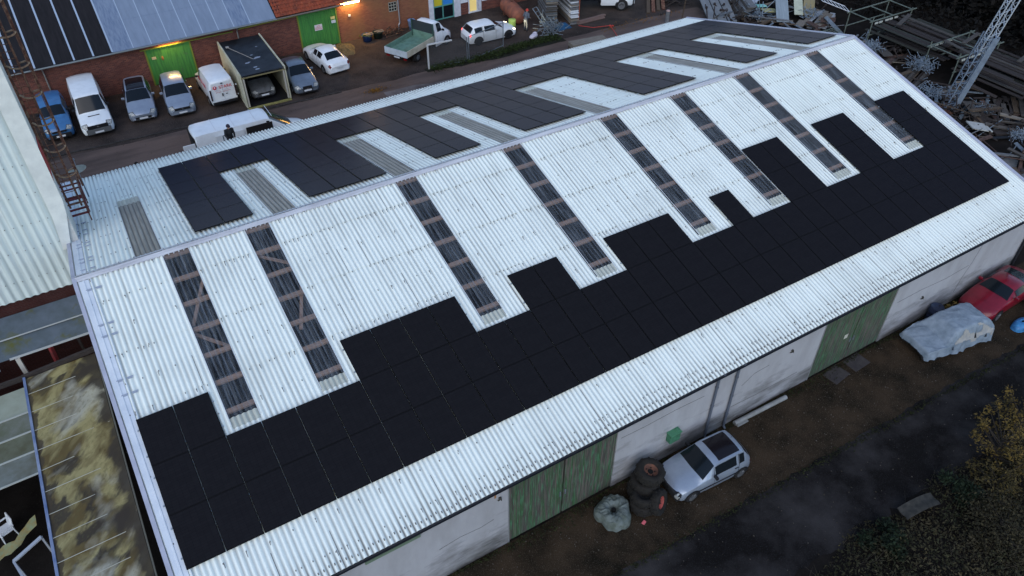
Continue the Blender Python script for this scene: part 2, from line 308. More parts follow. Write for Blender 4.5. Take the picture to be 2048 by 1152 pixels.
# ridge cap
rc=M('ridge capping',(.56,.57,.6),.6,col2=(.4,.4,.43),scale=2,stretch=(.4,3,3))
for sg in (-1,1):
    m=MB()
    nseg=37
    for i in range(nseg):
        x0=XL-.02+i*(XR-XL+.06)/nseg; x1=x0+(XR-XL+.06)/nseg+.03
        m.grid([[rp(x0,0.0,sg,.075),rp(x1,0.0,sg,.08)],[rp(x0,.13,sg,.06),rp(x1,.13,sg,.066)],[rp(x0,.2,sg,.045),rp(x1,.2,sg,.05)]],smooth=False)
        for j in range(6): xm=x0+(j+.5)*(x1-x0-.03)/6; m.box(rp(xm,.215,sg,.03),(.05,.03,.05),rot=Matrix.Rotation(sg*-A,3,'X'))
    m.build('ridge_cap',rc,hall)
# verge trims with their brackets
vt=M('verge flashing',(.44,.45,.53),.5,col2=(.36,.37,.44),scale=1.5); vw=M('flat verge sheet',(.68,.72,.76),.5,col2=(.55,.6,.66),scale=1.2)
for sg in(-1,1):
    m=MB(); m.bar(rp(XL-.06,0,sg,.045),rp(XL-.06,SMAX,sg,.045),.13,.05,up=(0,sg*sa,ca)); m.bar(rp(XL-.115,0,sg,-.06),rp(XL-.115,SMAX,sg,-.06),.02,.2,up=(0,sg*sa,ca)); m.build('verge_trim',vt,hall)
    m=MB(); m.bar(rp(XL+.22,.22,sg,.038),rp(XL+.22,SMAX-.02,sg,.038),.34,.012,up=(0,sg*sa,ca)); m.bar(rp(XL+.22,.22,sg,.05),rp(XL+.22,SMAX-.02,sg,.05),.05,.03,up=(0,sg*sa,ca)); m.bar(rp(XL+.46,.22,sg,.04),rp(XL+.46,SMAX-.02,sg,.04),.03,.04,up=(0,sg*sa,ca)); m.build('verge_sheet',vw,hall,bev=.006)
    m=MB(); m.bar(rp(XR+.05,0,sg,.04),rp(XR+.05,SMAX,sg,.04),.16,.06,up=(0,sg*sa,ca)); m.bar(rp(XR+.13,0,sg,-.08),rp(XR+.13,SMAX,sg,-.08),.02,.24,up=(0,sg*sa,ca)); m.build('verge_trim',vt,hall)
bm=M('grey bracket',(.3,.34,.42),.6)
for sg in(-1,1):
    for s in ((.7,2.35,2.85,4.75,5.35) if sg<0 else (.5,1.3,1.7,3.1,3.5,4.6,5.2,6.2)):
        for dx in(.3,.62): m=MB(); m.box(rp(XL+dx,s,sg,.06),(.2,.035,.03),rot=Matrix.Rotation(sg*-A,3,'X')); m.box(rp(XL+dx,s+.03,sg,.045),(.16,.05,.012),rot=Matrix.Rotation(sg*-A,3,'X')); m.build('roof_hook',bm,hall)
# fixing bolts: one mesh per slope, far past counting
for sg in(-1,1):
    m=MB(); Tm=Matrix.Rotation(sg*-A,3,'X'); sks=SKF if sg<0 else SKB
    for r_,s in enumerate([.22+1.178*i for i in range(12)]):
        lap=r_%2==1; n=int((XR-XL)/PITCH)
        for i in range(2,n-1):
            x=(math.floor(XL/PITCH)+i+.25)*PITCH
            if s<7.6 and any(k-.05<x<k+SKW+.05 for k in sks): continue
            if (True if lap else i%(4 if r_%4 else 3)==0) and random.random()<(.62 if lap else .85):
                m.box(rp(x+random.uniform(-.01,.01),s+random.uniform(-.03,.03),sg,wave(x)+.014),(.032,.045,.02),rot=Tm)
                if random.random()<.5: m.box(rp(x+random.uniform(-.03,.03),s+.07,sg,wave(x)+.007),(.018,random.uniform(.06,.2),.004),rot=Tm)
    for i in range(2,int((XR-XL)/PITCH)-1):
        x=(math.floor(XL/PITCH)+i+.25)*PITCH; m.box(rp(x,SMAX-.22+random.uniform(-.05,.05),sg,wave(x)+.02),(.035,.07,.02),rot=Tm)
    tag(m.build('roof_bolts',M('bolt caps',(.22,.22,.22),.7,col2=(.1,.09,.08),scale=30),hall),kind='stuff')
# side laps: dark lines where sheets meet
lapm=M('lap shadow gap',(.12,.1,.085),.9)
random.seed(3)
for i in range(46):
    for a_,b_ in zip(ROWS[:-1],ROWS[1:]):
        if random.random()<.22:
            x=(math.floor(XL/PITCH)+5*i+.62)*PITCH
            if XL+.9<x<XR-.4 and not any(k-.1<x<k+SKW+.1 for k in SKF):
                t0=random.uniform(0,.6); m=MB(); m.bar(rp(x,a_+(b_-a_)*t0,-1,wave(x)+.012),rp(x,b_,-1,wave(x)+.016),.016,.006,up=(0,-sa,ca)); m.build('sheet_lap',lapm,hall)
# gutter and fascia
EY=SMAX*ca; EZ=RZ-SMAX*sa
dk=M('dark gutter',(.018,.02,.026),.5,col2=(.03,.033,.04),scale=3)
for sg in(-1,1):
    m=MB(); pts=[(.07*math.cos(t),-.02-.07*math.sin(t)) for t in [PI*i/8 for i in range(9)]]
    m.grid([[(XL+.05,sg*(EY+.02)+p[0],EZ-.03+p[1]) for p in pts],[(XR-.05,sg*(EY+.02)+p[0],EZ-.03+p[1]) for p in pts]])
    m.bb(XL+.05,XR-.05,min(sg*(EY-.03),sg*(EY-.28)),max(sg*(EY-.03),sg*(EY-.28)),EZ-.14,EZ-.05); m.build('gutter',dk,hall)
    m=MB(); m.bb(XL+.1,XR-.1,min(sg*13.0,sg*13.035),max(sg*13.0,sg*13.035),EZ-.16,EZ-.11) if False else m.bar((XL+.1,sg*13.05,EZ-.12),(XR-.1,sg*13.05,EZ-.12),.05,.03); m.build('fascia_strip',M('pale fascia',(.3,.34,.38),.5),hall)
# walls
wallm=bpy.data.materials.new('stained white render'); wallm.use_nodes=True
nt=wallm.node_tree;N=nt.nodes;L=nt.links;b=N['Principled BSDF'];b.inputs['Roughness'].default_value=.85
tc=N.new('ShaderNodeTexCoord');sx=N.new('ShaderNodeSeparateXYZ');L.new(tc.outputs['Object'],sx.inputs[0])
def nz(sc,str_,det=6):
    mp=N.new('ShaderNodeMapping');mp.inputs['Scale'].default_value=str_;L.new(tc.outputs['Object'],mp.inputs[0]);n=N.new('ShaderNodeTexNoise');n.inputs['Scale'].default_value=sc;n.inputs['Detail'].default_value=det;n.inputs['Roughness'].default_value=.65;L.new(mp.outputs[0],n.inputs[0]);return n.outputs[0]
hz=N.new('ShaderNodeMapRange');hz.inputs[1].default_value=0;hz.inputs[2].default_value=2.6;hz.inputs[3].default_value=.3;hz.inputs[4].default_value=-.12;L.new(sx.outputs[2],hz.inputs[0])
ad=N.new('ShaderNodeMath');ad.operation='ADD';L.new(nz(1.1,(.5,1,1.6),9),ad.inputs[0]);L.new(hz.outputs[0],ad.inputs[1])
r1=N.new('ShaderNodeMapRange');r1.inputs[1].default_value=.54;r1.inputs[2].default_value=.86;L.new(ad.outputs[0],r1.inputs[0])
mx=N.new('ShaderNodeMix');mx.data_type='RGBA';mx.inputs['A'].default_value=(.34,.345,.37,1);mx.inputs['B'].default_value=(.06,.058,.056,1);L.new(r1.outputs[0],mx.inputs['Factor'])
r2=N.new('ShaderNodeMapRange');r2.inputs[1].default_value=.42;r2.inputs[2].default_value=.72;r2.inputs[4].default_value=.4;L.new(nz(.9,(1.3,1,.5),8),r2.inputs[0])
mx2=N.new('ShaderNodeMix');mx2.data_type='RGBA';L.new(mx.outputs['Result'],mx2.inputs['A']);mx2.inputs['B'].default_value=(.17,.168,.165,1);L.new(r2.outputs[0],mx2.inputs['Factor']);L.new(mx2.outputs['Result'],b.inputs['Base Color'])
D1=(14.1,18.72);D2=(29.45,34.05);WT=4.12
m=MB()
for x0,x1 in((XL+.12,D1[0]),(D1[1],D2[0]),(D2[1],XR-.1)): m.bb(x0,x1,-13.0,-12.75,0,WT)
for d in(D1,D2): m.bb(d[0],d[1],-13.0,-12.75,3.52,WT)
m.build('front_wall',wallm,hall)
m=MB(); m.bb(XL+.12,XR-.1,12.75,13.0,0,WT); m.build('back_wall',wallm,hall)
for x0 in(XL+.1,XR-.35):
    m=MB(); m.prism([(-12.75,0),(12.75,0),(12.75,4.1),(0,7.45),(-12.75,4.1)],'x',x0,x0+.25); m.build('gable_wall',wallm,hall)
cr=M('crack shadow',(.07,.068,.065),.9); m=MB()
def crack(pts):
    m=MB()
    for i in range(len(pts)-1): m.bar((pts[i][0],-13.003,pts[i][1]),(pts[i+1][0],-13.003,pts[i+1][1]),.006,.014)
    m.build('wall_crack',cr,hall)
crack([(11.4,1.9),(12.2,2.0),(13.0,1.92),(13.5,2.0)]); crack([(18.9,2.9),(20.0,2.86),(21.4,2.9),(22.9,2.84)]); crack([(25,2.2),(25.6,2.6),(26.4,2.65)]); crack([(34.4,2.3),(36,2.33),(37.8,2.2),(39.5,2.3)]); crack([(39.9,3.6),(39.7,2.4),(39.4,1.5),(39.3,.7)]); crack([(24.7,1.1),(26,1.02),(28.5,1.05)])
gdoor=bpy.data.materials.new('flaking green door paint'); gdoor.use_nodes=True
nt=gdoor.node_tree;N=nt.nodes;L=nt.links;b=N['Principled BSDF'];b.inputs['Roughness'].default_value=.8
tc=N.new('ShaderNodeTexCoord')
ra=N.new('ShaderNodeMapRange');ra.inputs[1].default_value=.46;ra.inputs[2].default_value=.58;L.new(nz(1.6,(5.5,1,.25),9),ra.inputs[0])
mx=N.new('ShaderNodeMix');mx.data_type='RGBA';mx.inputs['A'].default_value=(.05,.046,.04,1);mx.inputs['B'].default_value=(.028,.07,.026,1);L.new(ra.outputs[0],mx.inputs['Factor'])
rb=N.new('ShaderNodeMapRange');rb.inputs[1].default_value=.5;rb.inputs[2].default_value=.72;L.new(nz(3.4,(7,1,.45),10),rb.inputs[0])
mx2=N.new('ShaderNodeMix');mx2.data_type='RGBA';L.new(mx.outputs['Result'],mx2.inputs['A']);mx2.inputs['B'].default_value=(.06,.24,.12,1);L.new(rb.outputs[0],mx2.inputs['Factor'])
rc2=N.new('ShaderNodeMapRange');rc2.inputs[1].default_value=.5;rc2.inputs[2].default_value=.64;L.new(nz(2.1,(8,1,.3),9),rc2.inputs[0])
mx3=N.new('ShaderNodeMix');mx3.data_type='RGBA';L.new(mx2.outputs['Result'],mx3.inputs['A']);mx3.inputs['B'].default_value=(.11,.085,.078,1);L.new(rc2.outputs[0],mx3.inputs['Factor']);L.new(mx3.outputs['Result'],b.inputs['Base Color'])
for di,(x0,x1) in enumerate((D1,D2)):
    mid=16.42 if di==0 else 31.85
    for a_,b_ in((x0+.02,mid-.03),(mid+.03,x1-.02)):
        m=MB(); n=int((b_-a_)/.16); wd=(b_-a_)/n
        for i in range(n): m.bb(a_+i*wd+.004,a_+(i+1)*wd-.004,-12.965-random.uniform(0,.008),-12.9,.06,3.5)
        d=m.build('door',gdoor,hall)
        h=MB(); h.bb(mid-.14 if a_<mid-.5 else mid+.08,mid-.08 if a_<mid-.5 else mid+.14,-13.0,-12.96,1.2,1.45); h.build('handle',steel,d)
    m=MB(); m.bb(x0,x1,-12.9,-12.85,0,3.52); m.build('door_backing',blackp,hall)
    m=MB(); m.bb(x0-.05,x1+.05,-13.07,-13.0,3.5,3.56); m.bb(x0-.02,x0+.02,-13.02,-12.98,0,3.5); m.build('door_rail',M('weathered rail',(.2,.21,.22),.6),hall)
m=MB(); m.box((31.3,-12.985,1.75),(.22,.012,.24)); m.build('door_sign',M('pale worn sign',(.42,.42,.36),.8),hall)
for x in(23.42,24.45):
    m=MB(); m.tube([(x,-13.3,EZ-.1),(x,-13.08,3.75),(x,-13.08,.15),(x,-13.18,.04)],.055); 
    for z in(.9,2.0,3.1): m.cyl((x,-13.08,z),(x,-13.08,z+.05),.07)
    m.build('downpipe',M('grey blue downpipe',(.085,.1,.13),.55),hall)
m=MB(); m.tube([(44.0,-13.3,EZ-.1),(44.0,-13.09,3.7),(44.0,-13.09,.05)],.07); m.build('downpipe',M('black downpipe',(.015,.016,.02),.5),hall)
for x,z in((13.75,3.15),(18.95,3.85),(27.6,2.9),(36.4,1.75)):
    m=MB(); m.box((x,-13.03,z),(.1,.05,.03)); m.box((x+.03,-13.05,z-.07),(.03,.08,.12)); m.box((x-.05,-13.04,z-.1),(.08,.04,.025)); m.build('wall_bracket',M('dark iron bracket',(.05,.05,.045),.8),hall)
m=MB(); m.bb(8.9,10.8,-13.06,-12.995,3.3,3.42); m.build('wall_vent',M('mossy slot vent',(.12,.17,.12),.8),hall)
m=MB(); m.bb(13.55,13.62,-13.004,-12.99,3.2,3.62); m.build('rust_stain',M('rust stain',(.3,.15,.06),.9),hall)
t=thing('utility_box','green metal box mounted on the white wall above the small silver hatchback','box',(21.5,-13.0,1.45))
m=MB(); m.bb(-.25,.25,-.26,0,-.24,.24); m.build('cabinet',M('faded green metal',(.05,.17,.095),.7,col2=(.03,.1,.06),scale=5),t,bev=.02)
m=MB(); m.bb(-.28,.28,-.29,.0,.24,.27); m.box((.14,-.14,.29),(.12,.14,.05)); m.build('lid',M('green metal lid',(.06,.19,.105),.7),t)
# ------------------------------------------------------------------ solar panels
pm=M('solar glass',(.006,.006,.009),.45,spec=.03); 
pmn=pm.node_tree; b=pmn.nodes['Principled BSDF']; tc=pmn.nodes.new('ShaderNodeTexCoord'); br=pmn.nodes.new('ShaderNodeTexBrick')
br.offset=0; br.inputs['Scale'].default_value=1; br.inputs['Brick Width'].default_value=.189; br.inputs['Row Height'].default_value=.0945; br.inputs['Mortar Size'].default_value=.0022
br.inputs['Color1'].default_value=(.012,.0113,.0118,1); br.inputs['Color2'].default_value=(.0138,.013,.0136,1); br.inputs['Mortar'].default_value=(.003,.003,.004,1)
pmn.links.new(tc.outputs['Object'],br.inputs['Vector']); pmn.links.new(br.outputs['Color'],b.inputs['Base Color']); b.inputs['Specular IOR Level'].default_value=0
gl_=pmn.nodes.new('ShaderNodeBsdfGlossy'); gl_.inputs['Roughness'].default_value=.22; gl_.inputs['Color'].default_value=(.54,.53,.74,1); fz=pmn.nodes.new('ShaderNodeFresnel'); fz.inputs['IOR'].default_value=1.42; fm=pmn.nodes.new('ShaderNodeMath'); fm.operation='MULTIPLY'; fm.inputs[1].default_value=.3; mxs=pmn.nodes.new('ShaderNodeMixShader')
pmn.links.new(fz.outputs[0],fm.inputs[0]); pmn.links.new(fm.outputs[0],mxs.inputs[0]); pmn.links.new(b.outputs[0],mxs.inputs[1]); pmn.links.new(gl_.outputs[0],mxs.inputs[2]); pmn.links.new(mxs.outputs[0],pmn.nodes['Material Output'].inputs[0])
fr=M('black anodised frame',(.0078,.0075,.008),.6,0,spec=.05)
PW,PL_=1.154,1.7722
m=MB(); m.bb(-.567,.567,-.884,.884,-.033,-.002,m=1); m.bb(-.545,.545,-.862,.862,-.004,0,m=0)
for s in(-1,1): pass
proto=m.build('solar_panel',[pm,fr]); first=True
def panel(x,s,sg,label,group):
    global first
    o=proto if first else proto.copy()
    if not first: COL.objects.link(o)
    first=False
    o.location=rp(x,s,sg,.125); o.rotation_euler=(sg*-A+random.gauss(0,.0012),random.gauss(0,.0012),0)
    tag(o,label,'solar panel',group)
U0,V0=4.25042,11.73342; U1,V1=8.23267,11.40015
FB={2:[(0,2),(6,10),(12,14),(16,19),(21,22),(24,26),(28,30),(32,34)],3:[(24,26),(28,30),(32,34)]}
fn=['lowest','second lowest','third lowest','topmost']
for r_ in range(4):
    for c in range(34):
        if r_>=2 and not any(a_<=c<b_ for a_,b_ in FB[r_]): continue
        panel(U0+(c+.5)*PW-.01,V0-(r_+.5)*PL_,-1,f'black solar panel on front slope, {fn[r_]} row, {ordw(c)} column from left end','solar panels on the front roof slope')
BB=[(0,2),(4,7),(9,11),(13,16),(19,22),(25,27),(29,31)]
bn=['eave row','second row from eave','third row from eave','fourth row from eave','fifth row from eave','ridge row']
for r_ in range(6):
    for c in range(31):
        if r_>=2 and not any(a_<=c<b_ for a_,b_ in BB): continue
        panel(U1+(c+.5)*PW-.01,V1-(r_+.5)*PL_,1,f'dark solar panel on back slope, {bn[r_]}, {ordw(c)} column from left','solar panels on the back roof slope')
# mounting rails, each run one thing
ralu=M('aluminium rail',(.4,.43,.46),.4,.7)
def rail(x0,x1,s,sg,label,grp):
    m=MB(); L_=x1-x0; m.box((0,0,0),(L_,.04,.035))
    for i in range(max(2,int(L_/2.2)+1)):
        x=-L_/2+.12+i*(L_-.24)/(max(2,int(L_/2.2)+1)-1); m.box((x,.02,-.03),(.035,.07,.05))
    for e in(-1,1): m.box((e*(L_/2-.04),0,.02),(.03,.05,.035))
    o=m.build('mounting_rail',ralu,loc=rp((x0+x1)/2,s,sg,.068)); o.rotation_euler=(sg*-A,0,0); tag(o,label,'rail',grp)
def rails(rowspans,V,U,sg,where,nm):
    for r_,spans in rowspans.items():
        for k,(a_,b_) in enumerate(spans):
            for j,fr_ in enumerate((.22,.78)):
                side='upper' if (fr_>.5)==(sg<0 or sg>0) else 'lower'
                rail(U+a_*PW-.06,U+b_*PW+.04,V-(r_+fr_)*PL_,sg,f'{side} aluminium rail under {nm[r_]} panels of {where} slope, {ordw(k)} block from left',f'mounting rails on the {where} slope')
fs={0:[(0,34)],1:[(0,34)],2:FB[2],3:FB[3]}; rails(fs,V0,U0,-1,'front',fn)
rails({0:[(0,31)],1:[(0,31)],2:BB,3:BB,4:BB,5:BB},V1,U1,1,'back',bn)
# ------------------------------------------------------------------ brick material
def brick(key,c1,c2,mort,axis='xz',var=None):
    m=bpy.data.materials.new(key);m.use_nodes=True;nt=m.node_tree;N=nt.nodes;L=nt.links;b=N['Principled BSDF'];b.inputs['Roughness'].default_value=.95; b.inputs['Specular IOR Level'].default_value=.08
    tc=N.new('ShaderNodeTexCoord');sx=N.new('ShaderNodeSeparateXYZ');cb=N.new('ShaderNodeCombineXYZ');L.new(tc.outputs['Object'],sx.inputs[0]);L.new(sx.outputs['XYZ'.index(axis[0].upper())],cb.inputs[0]);L.new(sx.outputs[2],cb.inputs[1])
    br=N.new('ShaderNodeTexBrick');br.inputs['Scale'].default_value=1;br.inputs['Brick Width'].default_value=.25;br.inputs['Row Height'].default_value=.078;br.inputs['Mortar Size'].default_value=.0075
    br.inputs['Color1'].default_value=rgb(c1);br.inputs['Color2'].default_value=rgb(c2);br.inputs['Mortar'].default_value=rgb(mort);L.new(cb.outputs[0],br.inputs['Vector'])
    n=N.new('ShaderNodeTexNoise');n.inputs['Scale'].default_value=.7;n.inputs['Detail'].default_value=7;L.new(tc.outputs['Object'],n.inputs[0])
    rg=N.new('ShaderNodeMapRange');rg.inputs[1].default_value=.4;rg.inputs[2].default_value=.7;rg.inputs[4].default_value=.65;L.new(n.outputs[0],rg.inputs[0])
    mx=N.new('ShaderNodeMix');mx.data_type='RGBA';L.new(br.outputs['Color'],mx.inputs['A']);mx.inputs['B'].default_value=rgb(var or tuple(c*.45 for c in c1));L.new(rg.outputs[0],mx.inputs['Factor']);L.new(mx.outputs['Result'],b.inputs['Base Color']);return m
brk=brick('red brick',(.2,.066,.046),(.09,.03,.026),(.17,.12,.1),var=(.085,.036,.03)); brk2=brick('orange brick',(.26,.1,.055),(.18,.065,.04),(.16,.1,.07),var=(.22,.12,.055)); brkd=brick('dark red brick',(.06,.02,.018),(.04,.015,.014),(.055,.042,.04))
# ------------------------------------------------------------------ brick workshop behind the yard
bw=thing('brick_workshop','long red brick workshop with green gates behind the parked cars','building',(0,31.1,0))
S=R(31)
def holes(x0,x1,z0,z1,hs,mat,name,y=0,th=.3):    # a wall with openings, in strips
    m=MB(); xs=sorted(hs); x=x0
    for a_,b_,c,d in xs:
        if a_>x: m.bb(x,a_,y,y+th,z0,z1)
        if c>z0: m.bb(a_,b_,y,y+th,z0,c)
        if d<z1: m.bb(a_,b_,y,y+th,d,z1)
        x=b_
    if x<x1: m.bb(x,x1,y,y+th,z0,z1)
    return m.build(name,mat,bw)
holes(-6,25.15,0,3.1,[(10.95,14.0,0,2.66),(21.97,25.0,0,2.86)],brk,'wall')
holes(25.15,32.85,0,5.2,[(29.38,30.06,1.6,2.3)],brk2,'wall')
holes(33.25,45,0,5.2,[(33.25,35.15,0,4.2),(36.55,37.4,.1,4.2)],brk,'wall')
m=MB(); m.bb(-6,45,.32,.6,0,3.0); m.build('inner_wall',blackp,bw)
greenp=bpy.data.materials.new('bright green gate paint'); greenp.use_nodes=True
nt=greenp.node_tree;N=nt.nodes;L=nt.links;b=N['Principled BSDF'];b.inputs['Roughness'].default_value=.7;tc=N.new('ShaderNodeTexCoord')
ra=N.new('ShaderNodeMapRange');ra.inputs[1].default_value=.36;ra.inputs[2].default_value=.62;L.new(nz(1.5,(5,1,.5),7),ra.inputs[0])
mx=N.new('ShaderNodeMix');mx.data_type='RGBA';mx.inputs['A'].default_value=(.028,.15,.03,1);mx.inputs['B'].default_value=(.052,.235,.04,1);L.new(ra.outputs[0],mx.inputs['Factor'])
rb=N.new('ShaderNodeMapRange');rb.inputs[1].default_value=.6;rb.inputs[2].default_value=.72;rb.inputs[4].default_value=.8;L.new(nz(1.1,(1.3,1,1.1),6),rb.inputs[0])
mx2=N.new('ShaderNodeMix');mx2.data_type='RGBA';L.new(mx.outputs['Result'],mx2.inputs['A']);mx2.inputs['B'].default_value=(.07,.09,.065,1);L.new(rb.outputs[0],mx2.inputs['Factor']);L.new(mx2.outputs['Result'],b.inputs['Base Color'])
for (x0,x1,zt,lab) in((10.95,14.0,2.66,'plain green sliding gate with grey worn patches'),(21.97,25.0,2.86,'planked green gate with white notice')):
    m=MB(); n=22 if x0>20 else 6; wd=(x1-x0)/n
    for i in range(n): m.bb(x0+i*wd+.004,x0+(i+1)*wd-.004,-.04-random.uniform(0,.012),.1,.04,zt-.03)
    g=m.build('gate',greenp,bw); g['label']=lab
    f=MB(); f.bb(x0-.05,x0+.05,-.08,-.02,0,zt); f.bb(x1-.05,x1+.05,-.08,-.02,0,zt); f.bar((x0-.3,-.12,zt+.03),(x1+(3.1 if x0<20 else .2),-.12,zt+.03),.05,.06); f.build('gate_rail',M('mossy green rail',(.16,.2,.03),.8),g)
yr=M('yellow green rail',(.3,.32,.05),.7); m=MB(); m.bar((17.5,-.12,2.78),(21.9,-.12,2.86),.05,.06); m.build('gate_rail',yr,bw)
sgn=M('white sign',(.6,.58,.6),.6); rt=M('red lettering',(.55,.03,.05),.5)
m=MB(); m.bb(-.3,.3,-.012,.012,-.22,.22); s_=m.build('notice',sgn,bw,loc=(23.45,-.075,1.62)); 
for i,(tx,z) in enumerate((('BITTE',.11),('AUSFAHRT',0),('FREIHALTEN',-.11))): lettering(tx,.1,rt,s_,(0,-.018,z),(PI/2,0,0))
m=MB(); m.bb(-.17,.17,-.01,.01,-.1,.1); m.build('notice',M('pale yellow sign',(.5,.48,.2),.6),bw,loc=(24.68,-.07,2.12)); 
m=MB(); m.bb(-.17,.17,-.01,.01,-.11,.11); m.build('notice',M('pale blue sign',(.42,.52,.6),.6),bw,loc=(24.7,-.07,1.82))
m=MB(); m.bb(-.14,.14,-.01,.01,-.09,.09); m.build('notice',M('cream sign',(.5,.42,.22),.6),bw,loc=(11.4,-.07,1.98))
m=MB(); m.sph((11.95,-.06,1.85),.1,8,sc=(.8,.15,1.6)); m.build('rust_patch',M('rust patch',(.3,.14,.04),.9),bw)
# roofs
def rq(x0,x1,u0,u1,mat,name,off=0,sharp=None,th=.05):
    m=MB(); y=lambda u:-.55+u*math.cos(S); z=lambda u:3.16+u*math.sin(S); n=(0,-math.sin(S),math.cos(S))
    P=lambda x,u,o:(x,y(u)+n[1]*o,z(u)+n[2]*o)
    v=[P(x0,u0,off),P(x1,u0,off),P(x1,u1,off),P(x0,u1,off),P(x0,u0,off-th),P(x1,u0,off-th),P(x1,u1,off-th),P(x0,u1,off-th)]
    m.add(v,[(0,1,2,3),(7,6,5,4),(0,4,5,1),(1,5,6,2),(2,6,7,3),(3,7,4,0)]); return m.build(name,mat,bw)
slate=M('dark roof sheet',(.006,.0055,.0068),.8,col2=(.014,.012,.014),scale=2.2,stretch=(3,.4,.4)); fib=M('blue grey fibre sheet',(.2,.25,.33),.6,col2=(.165,.21,.28),scale=1.4,stretch=(2.5,.5,.5)); fibd=M('older blue fibre sheet',(.12,.165,.25),.5,col2=(.2,.25,.33),scale=3.2,stretch=(2.5,.5,.5)); bat=M('light batten',(.33,.4,.5),.5)
rq(-6,8.95,0,11,slate,'dark_roof')
rq(8.95,10.3,0,11,fibd,'blue_roof'); rq(10.3,17.2,0,11,fib,'blue_roof'); rq(17.2,18.4,0,11,fibd,'blue_roof'); rq(18.4,20.25,0,11,fib,'blue_roof')
for i,x in enumerate([-3.6,-2.4,-1.2,.5,1.75,2.95,4.15,5.35,6.55,7.75,8.95]): rq(x-.055,x+.055,.02,11,bat,'roof_batten',.03,th=.035)
for x in (10.3,11.5,12.7,13.85,15.0,16.1,17.2,18.4): rq(x-.03,x+.03,.02,11,bat,'roof_batten',.015,th=.02)
for u in (2.4,4.8,7.2): rq(9.0,20.2,u,u+.03,fibd,'sheet_joint',.006,th=.01)
tilem=M('orange clay tile',(.3,.06,.025),.85,col2=(.14,.035,.02),scale=2.2,col3=(.36,.11,.045),scale3=7,amt3=(.55,.7),bump=.3)
n=(0,-math.sin(S),math.cos(S)); m=MB(); nx=96
for r_ in range(34):
    u0=r_*.33; 
    row0=[];row1=[]
    for i in range(nx+1):
        x=20.3+i*(25.6-20.3)/nx; o=.035*abs(math.sin(PI*(x-20.3)/.22)); yy=-.58+u0*math.cos(S); zz=3.2+u0*math.sin(S)
        row0.append((x,yy+n[1]*(o+.045),zz+n[2]*(o+.045))); yy=-.58+(u0+.36)*math.cos(S); zz=3.2+(u0+.36)*math.sin(S); row1.append((x,yy+n[1]*o,zz+n[2]*o))
    m.grid([row0,row1])
m.build('tiled_roof',tilem,bw,recalc=False)
rq(22.55,23.5,1.4,3.0,slate,'roof_window',.09,th=.08); rq(20.3,20.75,.5,6,slate,'dark_tiles',.075,th=.02); rq(20.75,21.3,1.9,3.2,slate,'dark_tiles',.075,th=.02)
m=MB(); m.cyl((-6,-.6,3.08),(20.3,-.6,3.1),.06); m.build('gutter',M('zinc gutter',(.2,.22,.22),.5,.4),bw); m=MB(); m.cyl((20.3,-.62,3.1),(25.5,-.62,3.14),.06); m.build('gutter',M('brown gutter',(.14,.12,.1),.6),bw)
for x,z in((4.5,3.0),(17.4,3.0)):
    m=MB(); m.tube([(x,-.5,z),(x,-.1,z-.35),(x,-.1,1.0 if x<5 else .1)],.045); m.build('downpipe',M('grey pipe',(.2,.2,.19),.5),bw)
m=MB(); m.tube([(30.16,-.09,5.2),(30.16,-.09,.6),(30.02,-.14,.42),(30.0,-.14,.1)],.06); m.build('downpipe',M('pale zinc pipe',(.3,.31,.33),.45,.4),bw)
# small grid window
m=MB()
for i in range(4): m.bb(29.38+i*.226-.02,29.38+i*.226+.02,-.02,.06,1.6,2.3)
for i in range(4): m.bb(29.36,30.08,-.025,.05,1.6+i*.233-.02,1.6+i*.233+.02)
wf=m.build('window',M('grey window bars',(.28,.28,.24),.7),bw); m=MB(); m.bb(29.38,30.06,.06,.09,1.6,2.3); m.build('pane',glass,wf)
m=MB(); m.box((26.05,-.03,2.0),(.17,.06,.15)); m.build('junction_box',whitepl,bw)
# entrance
m=MB(); m.bb(32.85,33.25,-.12,.3,0,5.2); m.bb(35.15,35.75,-.1,.3,0,5.2); m.bb(37.45,37.75,-.06,.3,0,5.2); m.build('pillar',M('white pillar',(.6,.62,.66),.7,col2=(.45,.47,.52),scale=3),bw,bev=.01)
teal=M('teal door frame',(.09,.28,.25),.5,col2=(.07,.21,.19),scale=4); fr_=MB()
for x in(33.29,34.12,35.11): fr_.bb(x-.05,x+.05,-.04,.06,.05,4.2)
for z in(.08,1.15,2.6): fr_.bb(33.25,35.15,-.05,.05,z-.045,z+.045)
e=fr_.build('entrance_door',teal,bw)
m=MB(); m.bb(33.3,35.1,.01,.03,.1,1.12); m.build('pane',glass,e); m=MB(); m.bb(33.34,34.07,.0,.02,1.2,2.55); m.build('poster',M('yellow poster',(.5,.42,.03),.5),e); m=MB(); m.bb(34.17,35.06,.0,.02,1.2,2.55); m.build('poster',M('blue poster',(.03,.2,.55),.5),e)
m=MB(); m.bb(36.55,37.4,.06,.1,.1,4.2); fr2=m.build('lit_window',M('warm lit pane',(.5,.4,.16),.6,emit=(1,.75,.25),estr=.22),bw); m=MB()
for x in(36.58,37.37): m.bb(x-.05,x+.05,-.02,.06,.1,4.2)
m.bb(36.5,37.45,-.08,.05,.02,.12); m.build('window_frame',whitepl,fr2)
for x0,x1 in((35.78,36.48),(37.8,40)):
    m=MB(); m.bb(x0,x1,-.03,.0,1.0 if x0<37 else .8,5.2); m.build('white_panel',whitepl,bw)
